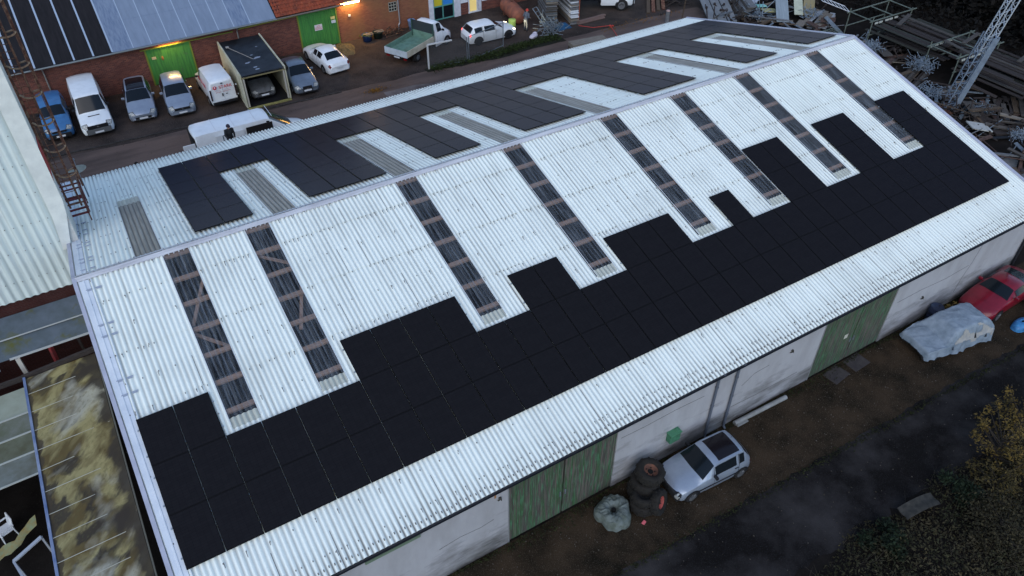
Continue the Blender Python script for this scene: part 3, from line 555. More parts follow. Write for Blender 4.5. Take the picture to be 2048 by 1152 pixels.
# lamps (lit)
lm=M('lit tube',(1,.8,.4),.5,emit=(1,.62,.2),estr=26)
for i,(x0,x1,z,en,lab) in enumerate(((11.9,13.3,2.97,22,'orange glowing tube lamp above the plain green gate'),(25.42,26.92,3.0,52,'orange glowing tube lamp on the brick wall beside the planked gate'))):
    t=thing('wall_lamp',lab,'lamp',((x0+x1)/2,31.1,z),0,'tube lamps on the brick workshop')
    m=MB(); m.cyl((-(x1-x0)/2,-.2,0),((x1-x0)/2,-.2,0),.045,n=10); m.build('tube',lm,t); m=MB(); m.bb(-(x1-x0)/2-.03,(x1-x0)/2+.03,-.16,0,.05,.1); m.box((0,-.08,.02),(.1,.15,.08)); m.build('housing',M('lamp housing',(.5,.48,.42),.5),t)
    a_=bpy.data.lights.new('lamp_light','AREA'); a_.shape='RECTANGLE'; a_.size=x1-x0; a_.size_y=.12; a_.energy=en; a_.color=(1,.55,.16); lo=bpy.data.objects.new('lamp_light',a_); COL.objects.link(lo); lo.parent=t; lo.location=(0,-.27,-.03); lo.rotation_euler=(R(-25),0,0)
# ------------------------------------------------------------------ clad tower on the left
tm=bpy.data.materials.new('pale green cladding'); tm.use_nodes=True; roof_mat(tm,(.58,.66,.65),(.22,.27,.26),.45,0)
tw_=thing('clad_tower','tall pale corrugated tower on a brick base at the left edge','building',(0,4.0,0))
m=MB(); xs=[-7+i*.0443 for i in range(int((3.98+7)/.0443)+1)]
for (z0,z1) in((4.75,6.3),(6.27,8.6),(8.57,10.9),(10.87,13.2),(13.17,16.5)):
    m.grid([[(x,-.04+.03*math.sin(2*PI*x/.3)-.012,z0) for x in xs],[(x,-.04+.03*math.sin(2*PI*x/.3),z1) for x in xs]])
m.build('cladding',tm,tw_,recalc=False)
tb=MB()
for z in (5.6,6.9,8.0,9.2,10.4,11.6,12.8): 
    for i in range(36): tb.box((3.85-i*.3,-.09,z+random.uniform(-.02,.02)),(.03,.02,.03))
tag(tb.build('cladding_bolts',M('bolt caps',(.2,.2,.2),.7),tw_),kind='stuff')
m=MB(); m.prism([(3.95,4.7),(4.0,4.7),(3.9,6.5),(4.28,8.2),(4.28,16.5),(3.95,16.5)][0:0] or [(3.55,6.45),(3.84,6.45),(4.2,7.95),(4.28,8.6),(4.28,16.5),(3.7,16.5),(3.7,8.0)],'y',-.11,-.075); m.build('corner_trim',M('pale trim',(.66,.69,.66),.55,col2=(.55,.58,.56),scale=2),tw_)
m=MB(); m.bb(-7,4.2,.02,2.2,4.9,16.5); m.build('tower_core',M('white tower side',(.62,.63,.6),.7,col2=(.5,.5,.47),scale=2),tw_)
m=MB(); m.bb(-7,3.86,.05,2.3,0,4.9); m.build('base_wall',brkd,tw_)
m=MB(); m.bb(4.2,4.23,.4,2.1,9.0,10.3); m.build('red_panel',M('red panel',(.32,.03,.03),.6),tw_)
# caged ladder
lad=thing('caged_ladder','rusty ladder with safety hoops up the side of the pale tower','ladder',(4.45,6.75,0))
m=MB()
for dx in(-.22,.22): m.bar((dx,0,6.5),(dx,0,16.5),.075,.075)
m.build('stringer',rust,lad)
m=MB(); m.cyl((-.22,0,0),(.22,0,0),.016,n=6); rg_=m.build('rung',rust,lad,loc=(0,0,6.7))
for i in range(1,36): k=rg_.copy(); COL.objects.link(k); k.location=(0,0,6.7+i*.28)
hr=M('faded hoop',(.42,.3,.19),.75,col2=(.2,.1,.055),scale=6); hoop=None
for i in range(7):
    z=8.2+i*1.18
    if hoop is None:
        m=MB(); m.tube([(-.22+.0,.02,0)]+[(.22+.34*math.cos(t)-.0,-.05-.42*math.sin(t),0) for t in [PI-.25-(PI+.2)*k/14 for k in range(15)]]+[(.24,.03,0)],.036,6); hoop=m.build('hoop',hr,lad,loc=(0,0,z))
    else: h=hoop.copy(); COL.objects.link(h); h.location=(0,0,z)
m=MB()
for t in(.5,1.5,2.4): m.bar((.22+.34*math.cos(t),-.05-.42*math.sin(t),7.6),(.22+.34*math.cos(t),-.05-.42*math.sin(t),16),.065,.025)
m.bar((.57,-.02,7.4),(.57,-.02,16),.075,.075); m.build('cage_strap',rust,lad)
pf=thing('access_platform','rust red steel platform on the warehouse roof below the caged ladder','platform',(4.4,7.2,0))
m=MB(); Z=6.45
for x in(-.43,.43): m.bar((x,-1.05,Z),(x,1.55,Z),.08,.1)
for y in(-1.05,-.62,.25,.42,1.15,1.55): m.bar((-.43,y,Z+.02),(.43,y,Z+.02),.1 if y<1 else .06,.05)
m.build('deck_frame',redrust,pf)
m=MB()
for x,y in((-.43,-1.05),(.43,-1.05),(.43,.2),(.43,1.55),(-.43,1.55)): m.bar((x,y,5.3),(x,y,Z+.55),.05,.05)
m.bar((.43,-1.05,Z+.55),(.43,1.55,Z+.55),.05,.05); m.bar((-.43,-1.05,Z+.55),(.43,-1.05,Z+.55),.05,.05); m.bar((-.43,1.55,Z+.55),(.43,1.55,Z+.55),.05,.05); m.build('railing',rust,pf)
d=thing('satellite_dish','off white satellite dish beside the rusty platform','dish',(4.95,9.3,6.75),R(35))
m=MB(); m.lathe([(.02,.1),(.15,.09),(.3,.05),(.4,0)],(0,0,.05),(.25,.55,.45),18); m.build('reflector',M('dish face',(.55,.55,.5),.6,col2=(.4,.4,.36),scale=5),d); m=MB(); m.cyl((0,0,-1.4),(0,0,.05),.03); m.build('mast',steel,d); m=MB(); m.tube([(0,0,-.2),(.35,.5,.2)],.015); m.sph((.36,.52,.24),.05); m.build('feed_arm',steel,d)
# ------------------------------------------------------------------ canopy and mossy lean-to at the left gable
cg=M('grey green canopy sheet',(.1,.125,.155),.7,col2=(.065,.085,.095),scale=1.3,col3=(.085,.09,.025),scale3=.9,amt3=(.56,.68))
can=thing('canopy_roof','grey sheet canopy stepping down below the brick band of the tower','canopy',(0,4.0,0))
m=MB(); m.add([(-6,0,4.15),(3.75,0,4.15),(3.7,-.95,3.75),(-6,-.95,3.75)],[(0,1,2,3)]); m.add([(-6,-.9,3.7),(3.7,-.9,3.7),(3.65,-1.75,3.4),(-6,-1.75,3.4)],[(0,1,2,3)]); m.build('roof_sheet',cg,can)
m=MB(); m.bar((-6,-.94,3.77),(3.72,-.94,3.77),.05,.03); m.bar((.3,-1.76,3.4),(3.66,-1.76,3.4),.06,.07); m.build('edge_strip',M('pale edge strip',(.4,.42,.42),.6),can)
m=MB(); m.bar((.55,-1.75,0),(.55,-1.75,3.35),.16,.16); m.build('post',M('white post',(.45,.44,.4),.7),can)
m=MB(); m.bar((1.6,-1.9,0),(1.75,-1.75,3.35),.14,.14); m.build('post',redrust,can); m=MB(); m.bar((2.7,-1.2,0),(2.7,-1.2,3.3),.1,.1); m.build('post',wood_c,can)
m=MB(); m.cyl((-.25,-1.7,3.05),(-.25,-1.78,3.05),.07); m.build('round_lamp',M('blue white disc',(.45,.6,.7),.4),can)
random.seed(11)
cj=thing('junk_heap','dark heap of timber and pipes under the canopy','junk',(1.8,2.6,0))
for i in range(22):
    m=MB(); p=Vector((random.uniform(-1.3,1.7),random.uniform(-1,.9),random.uniform(.1,1.9))); q=p+Vector((random.uniform(-1,1),random.uniform(-.5,.5),random.uniform(-.3,.3))); m.bar(p,q,.09,.06); m.build('beam',random.choice((wood_c,wood_c,rust,blackp)),cj)
moss=bpy.data.materials.new('mossy fibreglass sheet'); moss.use_nodes=True
nt=moss.node_tree;N=nt.nodes;L=nt.links;b=N['Principled BSDF'];b.inputs['Roughness'].default_value=.6;tc=N.new('ShaderNodeTexCoord')
def ramp(src,a_,b_,A_,B_,to=1):
    r=N.new('ShaderNodeMapRange');r.inputs[1].default_value=a_;r.inputs[2].default_value=b_;r.inputs[4].default_value=to;L.new(src,r.inputs[0]);x=N.new('ShaderNodeMix');x.data_type='RGBA'
    for k,q in(('A',A_),('B',B_)):
        if isinstance(q,tuple): x.inputs[k].default_value=(*q,1)
        else: L.new(q,x.inputs[k])
    L.new(r.outputs[0],x.inputs['Factor']);return x.outputs['Result']
mpw=N.new('ShaderNodeMapping');mpw.vector_type='TEXTURE';mpw.inputs['Rotation'].default_value=(0,0,R(50));mpw.inputs['Scale'].default_value=(1.15,.62,1);L.new(tc.outputs['Object'],mpw.inputs[0])
def nz2(sc,det,dist):
    n=N.new('ShaderNodeTexNoise');n.inputs['Scale'].default_value=sc;n.inputs['Detail'].default_value=det;n.inputs['Distortion'].default_value=dist;L.new(mpw.outputs[0],n.inputs[0]);return n.outputs[0]
c_=ramp(nz2(.9,6,.5),.4,.58,(.32,.275,.12),(.1,.066,.015)); c_=ramp(nz2(.8,6,.35),.49,.56,c_,(.03,.02,.011),.95); c_=ramp(nz2(.45,6,.4),.52,.64,c_,(.42,.41,.33),.85); c_=ramp(nz2(2.2,8,.3),.5,.75,c_,(.12,.085,.022),.8); c_=ramp(nz2(6,5,.3),.55,.7,c_,(.1,.09,.03),.5)
sx=N.new('ShaderNodeSeparateXYZ');L.new(tc.outputs['Object'],sx.inputs[0])
def edge(k0,k1,src):
    r=N.new('ShaderNodeMapRange');r.inputs[1].default_value=k0;r.inputs[2].default_value=k1;r.inputs[3].default_value=-.2;r.inputs[4].default_value=.32;L.new(sx.outputs[0],r.inputs[0]);q=N.new('ShaderNodeMath');q.operation='ADD';L.new(r.outputs[0],q.inputs[0]);L.new(src,q.inputs[1]);return q.outputs[0]
c_=ramp(edge(1.9,3.1,nz2(.8,7,.5)),.56,.7,c_,(.032,.022,.013),.92); c_=ramp(edge(.95,.6,nz2(1.6,6,.3)),.58,.66,c_,(.05,.034,.016),.9)
L.new(c_,b.inputs['Base Color'])
ln=thing('mossy_lean_to','moss stained translucent lean-to roof along the left gable of the warehouse','lean-to',(0,0,0))
m=MB(); nx,ny=18,60
P=[[(.62+(3.18-.62)*i/nx,1.3-15.6*j/ny,2.98+.1*i/nx+.012*math.sin(j*1.9)+.02*noise.noise((i*.4,j*.3,0))) for i in range(nx+1)] for j in range(ny+1)]
m.grid(P); m.build('roof_sheet',moss,ln)
gb=M('glazing bar',(.42,.42,.36),.6)
for i,y in enumerate([.35-1.02*k for k in range(14)]):
    m=MB(); x0=.62 if i%3 else .62; x1=random.uniform(1.6,3.1); m.bar((x0,y,3.005),(x1,y+.02,3.055),.018,.016); m.build('glazing_bar',gb,ln)
m=MB(); m.bar((.57,1.5,2.97),(.57,-14.3,2.97),.09,.12); m.build('edge_beam',M('blue painted beam',(.1,.15,.3),.5,col2=(.25,.3,.42),scale=3,stretch=(1,.4,1)),ln)
m=MB(); m.bar((.5,1.45,2.95),(3.6,1.45,3.2),.14,.2); m.bar((-4,1.6,2.75),(.6,1.5,2.9),.12,.2); m.build('head_beam',wood_c,ln)
m=MB(); m.bar((3.22,1.3,3.05),(3.22,-14.3,3.05),.05,.06); m.build('edge_batten',M('weathered edge',(.12,.12,.1),.8),ln)
m=MB()
for y in(1.4,-3.3,-8,-12.5): m.bar((.57,y,0),(.57,y,2.9),.1,.1)
m.build('post',wood_c,ln)
gl=thing('glazed_shed','low shed roof of stained glass panes left of the mossy lean-to','shed',(0,0,0))
for j,(y0,y1,mt) in enumerate(((.95,-.5,M('milky pane',(.3,.33,.27),.4,col2=(.25,.27,.21),scale=1.5)),(-.5,-1.55,M('mossy pane',(.1,.11,.07),.35,col2=(.16,.17,.15),scale=1.6)),(-1.55,-2.6,M('brown pane',(.13,.14,.1),.35,col2=(.08,.08,.045),scale=1.8)),(-2.6,-3.7,M('grey pane',(.16,.18,.17),.3,col2=(.1,.1,.075),scale=1.5)))):
    m=MB(); m.add([(-6,y0,2.72),(.5,y0,2.9),(.5,y1+.03,2.88),(-6,y1+.03,2.7)],[(0,1,2,3)]); m.build('pane',mt,gl); m=MB(); m.bar((-6,y1,2.73),(.5,y1,2.92),.05,.05); m.build('glazing_bar',M('pale glazing bar',(.36,.38,.36),.5),gl)
m=MB(); m.bb(-6,.4,1.05,1.3,0,2.6); m.build('back_wall',brkd,gl)
m=MB()
for x in(-5,.45): m.bar((x,-3.6,0),(x,-3.6,2.7),.08,.08)
m.build('post',wood_c,gl)
ch=thing('garden_chair','white plastic garden chair in the dark corner beside the lean-to','chair',(-1.5,-3.3,0),R(200))
m=MB(); m.box((0,0,.42),(.5,.48,.05)); m.build('seat',whitepl,ch,bev=.02)
m=MB(); m.box((-.27,0,.7),(.05,.46,.5),rot=Matrix.Rotation(R(-14),3,'Y')); m.build('backrest',whitepl,ch,bev=.02)
for x,y in((-.22,-.22),(-.22,.22),(.22,-.22),(.22,.22)): m=MB(); m.cyl((x*1.15,y*1.15,0),(x,y,.42),.025); m.build('leg',whitepl,ch)
for y in(-.26,.26): m=MB(); m.bar((-.28,y,.66),(.2,y,.64),.05,.04); m.cyl((.2,y,.42),(.2,y,.64),.02); m.build('armrest',whitepl,ch)
fm=thing('metal_frame','grey white metal frame leaning in the dark corner by the lean-to','frame',(-.25,-7.05,0))
m=MB(); m.bar((-.55,.7,2.2),(.42,.95,2.5),.12,.06); m.bar((-.55,.7,2.2),(-.1,-1.0,2.1),.07,.05); m.bar((-.55,.7,2.2),(-.55,.7,0),.06,.06); m.bar((.42,.95,2.5),(.42,.95,0),.06,.06); m.build('frame',M('grey white frame',(.3,.33,.38),.5),fm)
t=thing('crumpled_sheet','crumpled pale green sheet lying on the dark ground by the lean-to','sheet',(-1.15,-4.75,.25)); m=MB(); m.grid([[(-.8+i*.2,.16*(j-1)+.12*math.sin(i*1.1)+.09*i,.25+.12*noise.noise((i*.9,j*1.3,2))+.05*i) for i in range(9)] for j in range(4)]); m.build('sheet',M('pale green plastic',(.25,.3,.18),.5,col2=(.3,.22,.08),scale=4),t)
# ------------------------------------------------------------------ vehicles
def vehicle(name,label,loc,rz,st,cells,pm,glass_=glass,Rw=.31,wheels=(.7,2.9),floor=.16,grp=None,rim=rimm,side=(),ws=None,rw=None,roofglass=None,mir=None,lights=(),rear=(),grille=None,bump=None,seams=(),plates=(True,True),extra=None,tyrew=.2,bars=0,dark_lower=None,crown=.03,missing_front=False):
    L=st[-1][0]; t=thing(name,label,'car' if name in('parked_car','covered_car') else 'van',loc,rz,grp)
    def sec(s):
        x,zb,wl,zbt,wb,zt,wt=s; xf=x; x=L/2-x; h=zbt-zb; WM=max(q[2] for q in st); bow=(-.13*max(0,1-xf/(.5*L))**.7 if xf<.5*L else .1*max(0,(xf-.8*L)/(.2*L)))
        half=[(x,wl*.93,zb),(x,wl,zb+.25*h),(x,wl*1.0,zb+.68*h),(x,wb,zbt),(x,wt,zt-.03*(zt-zb>.5)),(x,wt*.6,zt+crown*.8),(x,0,zt+crown)]
        half=[(a+bow*(b/WM)**2,b,c) for a,b,c in half]
        return [Vector((a,-b,c)) for a,b,c in half]+[Vector((a,b,c)) for a,b,c in half[-2::-1]]
    SEC=[sec(s) for s in st]; nV=len(SEC[0])
    def surf(u,v):
        i=min(int(u),len(SEC)-2);j=min(int(v),nV-2);a=u-i;b=v-j
        return (SEC[i][j]*(1-a)+SEC[i+1][j]*a)*(1-b)+(SEC[i][j+1]*(1-a)+SEC[i+1][j+1]*a)*b
    def nrm(u,v):
        e=.02; d1=surf(min(u+e,len(SEC)-1.001),v)-surf(max(u-e,0),v); d2=surf(u,min(v+e,nV-1.001))-surf(u,max(v-e,0)); n=d2.cross(d1)
        if n.length<1e-9: return Vector((0,0,1))
        return n.normalized()
    def patch(nm,mat,u0,u1,v0,v1,off=.006,parent=None,mb=None):
        us=sorted({u0,u1,*[k for k in range(int(u0)+1,int(u1)+1) if u0<k<u1]}); vs_=sorted({v0,v1,*[k for k in range(int(v0)+1,int(v1)+1) if v0<k<v1]})
        us=sorted({*us,*[(a+b)/2 for a,b in zip(us,us[1:])]}); vs_=sorted({*vs_,*[(a+b)/2 for a,b in zip(vs_,vs_[1:])]})
        P=[[surf(u,v)+off*nrm(min(max(u,u0+.03),u1-.03),min(max(v,v0+.03),v1-.03)) for v in vs_] for u in us]
        m=mb or MB(); m.grid(P)
        return m if mb else m.build(nm,mat,parent or t)
    m=MB(); m.grid(SEC); 
    for k in(0,-1):
        c=sum(SEC[k],Vector())/nV; o=len(m.v); m.add([*SEC[k],c],[(i,(i+1)%nV,nV) for i in range(nV)])
    for i in range(len(SEC)-1): m.add([SEC[i][0],SEC[i+1][0],SEC[i+1][-1],SEC[i][-1]],[(0,1,2,3)])
    body=m.build('body',pm,t,sharp=45)
    mir12=lambda v0,v1:(12-v1,12-v0)
    if ws: patch('windscreen',glass_,ws[0],ws[1],4.06,7.94)
    if rw: patch('rear_window',glass_,rw[0],rw[1],4.2,7.8)
    if roofglass: patch('roof_window',M('roof glass',(.012,.01,.012),.12),*roofglass,4.35,7.65,.008)
    for (u0,u1) in side:
        patch('side_window',glass_,u0,u1,3.1,3.9,.016); patch('side_window',glass_,u0,u1,*mir12(3.1,3.9),.016)
    for u in seams:
        for v0,v1 in((.6,3.95),mir12(.6,3.95)): patch('door_gap',blackp,u-.012,u+.012,v0,v1,.003)
    if seams:
        for u in seams[1:]:
            for sgn in(-1,1): hm=MB(); p=surf(u-.12,2.6 if sgn<0 else 9.4); hm.box(p+Vector((0,sgn*.012,0)),(.16,.03,.03)); hm.build('door_handle',pm if not dark_lower else blackp,t)
    for (u0,u1,v0,v1) in lights:
        for q_ in((v0,v1),mir12(v0,v1)): hl_=patch('headlight',lampm,u0+.1,u1-.12,q_[0]+.12,q_[1]-.12,.013); patch('lamp_surround',blackp,u0,u1,*q_,.006,hl_)
    for (u0,u1,v0,v1) in rear:
        patch('tail_light',redlens,u0,u1,v0,v1,.008); patch('tail_light',redlens,u0,u1,*mir12(v0,v1),.008)
    fx=L/2; bx=-L/2
    if grille:
        y,z0,z1=grille; g=MB(); g.box((fx+.0,0,(z0+z1)/2),(.05,2*y,z1-z0)); g=g.build('grille',blackp,t,bev=.01)
        e=MB(); e.cyl((fx+.02,0,(z0+z1)/2+.01),(fx+.035,0,(z0+z1)/2+.01),.055,n=14); e.build('badge',chrome,g)
    if bump:
        z0,z1=bump
        for k,sx in((0,1),(-1,-1)):
            w_=st[k][2]; x=fx if sx>0 else bx; g=MB(); g.box((x-sx*.02,0,(z0+z1)/2),(.09,2*w_*.98,z1-z0)); g.build('bumper',dark_lower or blackp,t,bev=.03)
    for k,x in((0,fx),(1,bx)):
        if plates[k]: g=MB(); g.box((x+(.03 if k==0 else -.035),0,.42 if k==0 else plates[k] if isinstance(plates[k],float) else .62),(.02,.52,.11)); g.build('number_plate',plate,t)
    # wheels
    for wx in wheels:
        u=0
        for i in range(len(st)-1):
            if st[i][0]<=wx<=st[i+1][0]: u=i+(wx-st[i][0])/(st[i+1][0]-st[i][0])
        wl=surf(u,1.3).y; wl=abs(wl)
        for sgn in(-1,1):
            a=MB(); n=18; out=[];inn=[]
            for i in range(n+1):
                th=-.12+(PI+.24)*i/n; out.append((L/2-wx+(Rw+.085)*math.cos(th),sgn*(wl+.006),Rw+(Rw+.085)*math.sin(th)))
                inn.append((L/2-wx,sgn*(wl+.006),Rw))
            a.grid([out,inn],smooth=False); a.build('wheel_arch',blackp,t)
            wc=MB(); wc.lathe([(Rw*.62,0),(Rw*.9,.0),(Rw,-.03),(Rw,-tyrew+.03),(Rw*.9,-tyrew),(0.01,-tyrew)],(L/2-wx,sgn*(wl+.03),Rw),(0,sgn,0),22); wh=wc.build('wheel',rubber,t)
            rm_=MB(); rm_.lathe([(.001,-.02),(.05,-.015),(Rw*.3,-.03),(Rw*.55,-.01),(Rw*.64,.004),(Rw*.66,-.01)],(L/2-wx,sgn*(wl+.03),Rw),(0,sgn,0),20)
            for q in range(5): th=q*2*PI/5; rm_.box((L/2-wx+Rw*.36*math.cos(th),sgn*(wl+.026),Rw+Rw*.36*math.sin(th)),(Rw*.5,.02,.05),rot=Matrix.Rotation(-th,3,'Y'))
            rm_.build('rim',rim,wh)
    if mir:
        u,z=mir[:2]
        for sgn in(-1,1):
            p=surf(u,3.05); g=MB(); g.box((p.x,sgn*(abs(p.y)+.1),p.z+z),(.1,.2,.14)); g.bar((p.x,sgn*(abs(p.y)-.02),p.z+z-.04),(p.x,sgn*(abs(p.y)+.06),p.z+z-.04),.05,.04); g.build('mirror',pm if mir[-1]!=0 else blackp,t,bev=.03)
    if extra: extra(t,L,surf,patch)
    return t
def S_(*r): return [tuple(x) for x in r]
hatch=S_((0,.26,.6,.52,.58,.58,.5),(.1,.2,.76,.64,.72,.68,.62),(.3,.18,.8,.72,.76,.77,.68),(.72,.18,.81,.82,.78,.87,.71),(.98,.18,.81,.88,.78,.93,.73),(1.62,.18,.82,.91,.79,1.36,.6),(1.8,.18,.82,.91,.79,1.41,.6),(2.8,.18,.82,.93,.79,1.43,.59),(3.1,.2,.81,.94,.78,1.38,.57),(3.4,.22,.79,.94,.74,1.0,.66),(3.5,.24,.75,.8,.7,.88,.62),(3.56,.3,.68,.6,.62,.68,.56))
def sedan(L=4.55,W=.88,H=1.44,f0=1.35,f1=2.1,r0=3.3,r1=3.95):
    s=[(0,.26,W*.76,.5,W*.7,.56,W*.58),(.12,.2,W*.94,.6,W*.9,.66,W*.76),(.4,.18,W,.68,W*.94,.76,W*.82),(.9,.18,W,.8,W*.95,.87,W*.86),(f0,.18,W,.88,W*.95,.95,W*.86),(f1,.18,W,.92,W*.96,H-.08,W*.68),(f1+.25,.18,W,.93,W*.96,H-.02,W*.69),(r0-.3,.18,W,.95,W*.96,H,W*.67),(r0,.18,W,.96,W*.96,H-.07,W*.64),(r1,.18,W,.97,W*.95,1.04,W*.76),(L-.25,.2,W*.97,.94,W*.92,.99,W*.76),(L-.08,.24,W*.92,.85,W*.86,.93,W*.72),(L,.32,W*.8,.62,W*.76,.7,W*.66)]
    return S_(*s)
mpv=S_((0,.28,.66,.56,.62,.62,.52),(.12,.2,.84,.68,.8,.74,.68),(.4,.18,.88,.8,.83,.86,.74),(.95,.18,.89,.92,.85,1.0,.76),(1.15,.18,.89,.96,.85,1.07,.77),(1.95,.18,.9,.99,.86,1.55,.66),(2.2,.18,.9,1.0,.86,1.62,.66),(3.5,.18,.9,1.02,.86,1.63,.64),(4.0,.2,.89,1.02,.85,1.56,.62),(4.28,.22,.87,1.0,.82,1.1,.72),(4.36,.26,.82,.8,.76,.95,.66),(4.4,.3,.76,.6,.7,.8,.62))
def van(L,W,H,h0,h1,w0):   # h0 bonnet end, h1 screen top
    return S_((0,.32,W*.78,.66,W*.74,.74,W*.6),(.1,.25,W*.95,.8,W*.9,.88,W*.74),(.35,.25,W,.95,W*.94,1.02,W*.8),(h0,.25,W,1.1,W*.95,1.17,W*.84),(h0+.12,.25,W,1.12,W*.95,1.24,W*.85),(h1,.25,W,1.18,W*.97,H-.1,W*.76),(h1+.25,.25,W,1.2,W*.98,H-.02,W*.8),(L-.5,.25,W,1.25,W*.98,H,W*.82),(L-.12,.27,W,1.25,W*.98,H-.03,W*.82),(L-.02,.3,W*.97,1.2,W*.95,H-.1,W*.78),(L,.34,W*.95,1.1,W*.93,H-.16,W*.75))
# small silver hatchback by the front wall, bonnet end damaged
def lupo_extra(t,L,surf,patch):
    m=MB(); m.box((L/2-.04,.0,.45),(.16,1.4,.34)); m.box((L/2-.05,.62,.55),(.2,.22,.2)); m.build('front_panel',M('bare black front',(.02,.02,.022),.7),t,bev=.03)
    m=MB(); m.cyl((L/2-.1,.62,.56),(L/2+.06,.66,.56),.1,n=12); m.build('headlight',lampm,t)
    m=MB(); patch('',None,5.15,8.3,3.0,3.12,.004,mb=m); m.build('trim_strip',blackp,t)
    m=MB(); m.cyl((-1.2,-.1,1.47),(-1.35,-.1,1.62),.008); m.build('aerial',blackp,t)
    m=MB(); m.bb(-1.1,.9,.83,.85,.5,.54); m.build('side_strip',blackp,t)
vehicle('parked_car','small silver hatchback missing its front bumper beside the tyre stack',(22.15,-14.38,0),R(176.8),hatch,None,silver,Rw=.28,wheels=(.64,2.97),side=((5.1,6.85),(7.0,7.9)),ws=(4.08,5.0),rw=(8.2,9.0),roofglass=(6.1,7.4),mir=(4.9,.06,0),rear=((9.1,9.9,2.3,3.5),),seams=(4.95,6.98),plates=(False,True),extra=lupo_extra,dark_lower=blackp)
# red coupe
vehicle('parked_car','red coupe parked nose first behind the tarpaulin covered car',(41.35,-14.1,0),R(182),sedan(4.3,.87,1.3,1.3,1.98,2.9,3.8),None,redp,wheels=(.82,3.42),Rw=.3,side=((5.1,7.6),),ws=(4.05,5.0),rw=(8.05,8.95),rear=((11.1,11.8,2.2,3.4),),seams=(4.98,7.2),bump=(.3,.42),mir=(4.7,.08))
# yard cars (all nose toward -y unless noted)
F_=R(-90); B_=R(90)
vehicle('parked_van','small blue van nearest the rusty ladder',(4.22,28.05,0),F_-.02,van(4.0,.84,1.82,1.05,1.75,0),None,bluep,wheels=(.75,3.3),side=((5.1,6.0),(6.1,6.75)),ws=(4.05,5.0),lights=((.12,1.55,2.75,4.6),),grille=(.42,.66,.78),bump=(.28,.56),mir=(4.9,.1,0),seams=(4.9,6.05),rear=((8.3,8.9,2.2,3.6),))
vehicle('parked_van','white delivery van with slotted bonnet and grey bumper between the blue van and silver car',(6.42,28.05,0),F_-.01,van(5.3,.97,2.2,1.0,1.7,0),None,white,Rw=.33,wheels=(.95,4.2),side=((5.1,6.1),),ws=(4.05,5.0),lights=((.12,1.55,2.75,4.6),),grille=(.62,.66,.9),bump=(.3,.66),dark_lower=M('grey bumper plastic',(.1,.105,.11),.6),mir=(4.9,.15,0),seams=(4.9,6.2),rear=((8.3,8.9,1.2,3.0),),extra=lambda t,L,s,p:[MB().box((L/2-.85,0,1.16),(.1,.7,.02)).build('bonnet_vent',blackp,t)])
def glassroof(t,L,s,p):
    m=MB(); m.box((L/2+.0,.5,.36),(.05,.34,.07)); m.box((L/2+.0,-.5,.36),(.05,.34,.07)); m.build('fog_trim',chrome,t,bev=.01)
vehicle('parked_car','silver car with dark glass roof parked against the brick wall',(9.42,28.0,0),F_-.1,mpv,None,silver,wheels=(.9,3.5),side=((5.1,6.1),(6.25,7.2),(7.3,7.9)),ws=(4.05,5.0),roofglass=(5.1,7.3),rw=(8.1,8.9),lights=((.12,1.55,2.75,4.6),),grille=(.5,.36,.5),mir=(4.9,.08),seams=(4.9,6.2,7.25),extra=glassroof,rear=((9.1,9.9,2,3.3),))
vehicle('parked_car','silver people carrier with its roof lit orange before the plain green gate',(11.78,27.45,0),F_-.07,mpv,None,silver,wheels=(.9,3.5),side=((5.1,6.1),(6.25,7.2),(7.3,7.9)),ws=(4.05,5.0),rw=(8.1,8.9),lights=((.12,1.55,2.75,4.6),),grille=(.5,.58,.74),bump=(.26,.3),mir=(4.9,.1),seams=(4.9,6.2,7.25),rear=((9.1,9.9,2,3.3),))
redm=M('red lettering',(.55,.03,.05),.5)
def stark(t,L,s,p):
    x=-L/2-.02
    lettering('STARK',.3,redm,t,(x,-.22,1.5),(PI/2,0,-PI/2)); 
    m=MB(); m.cyl((x-.0,.5,1.53),(x-.008,.5,1.53),.14,n=6); m.build('logo',redm,t)
    m=MB(); m.box((x-.006,.5,1.56),(.012,.08,.12)); m.build('logo_cutout',white,t)
    fl=M('faded red lettering',(.6,.35,.37),.6)
    for z,w_ in((1.3,1.1),(1.18,1.0)):
        m=MB(); k=11
        for i in range(k):
            if i in(4,): continue
            m.box((x+.0,w_/2-.05-i*w_/k,z),(.006,w_/k*.55,.07 if z<1.25 else .03))
        m.build('faded_line',fl,t)
    m=MB(); m.box((x,.08,.95),(.03,.08,.2)); m.box((x,-.2,.98),(.02,.12,.05)); m.box((x,0,1.76),(.03,.14,.06)); m.build('door_handle',blackp,t)
    m=MB(); m.box((x,.0,1.2),(.006,.012,1.3)); m.build('door_gap',M('door seam',(.25,.26,.28),.6),t)
    for sgn in(-1,1): m=MB(); m.box((x+.01,sgn*.84,1.05),(.05,.1,.75)); m.build('tail_light',M('dark tail lamp',(.03,.012,.015),.3),t); 
    m=MB()
    for sgn in(-1,1):
        for z in(.75,1.45): m.box((x+.03,sgn*.93,z),(.1,.06,.06))
    m.build('hinge',whitepl,t)
    for sgn in(-1,1): lettering('STARK',.42,redm,t,(-.9,sgn*.915,1.32),(PI/2,0,0 if sgn<0 else PI)); m=MB(); m.cyl((.35*(-1 if sgn<0 else 1)-.2,sgn*.915,1.35),(.35*(-1 if sgn<0 else 1)-.2,sgn*.921,1.35),.18,n=6); m.build('logo',redm,t)
vehicle('parked_van','white panel van with red STARK lettering, its back doors facing the track',(14.42,27.55,0),B_+.02,van(4.6,.9,1.97,.95,1.65,0),None,white,wheels=(.85,3.75),side=((5.1,6.05),),ws=(4.05,5.0),lights=((.12,1.55,2.75,4.6),),bump=(.3,.5),mir=(4.9,.1,0),seams=(4.9,6.1),plates=(True,.58),extra=stark)
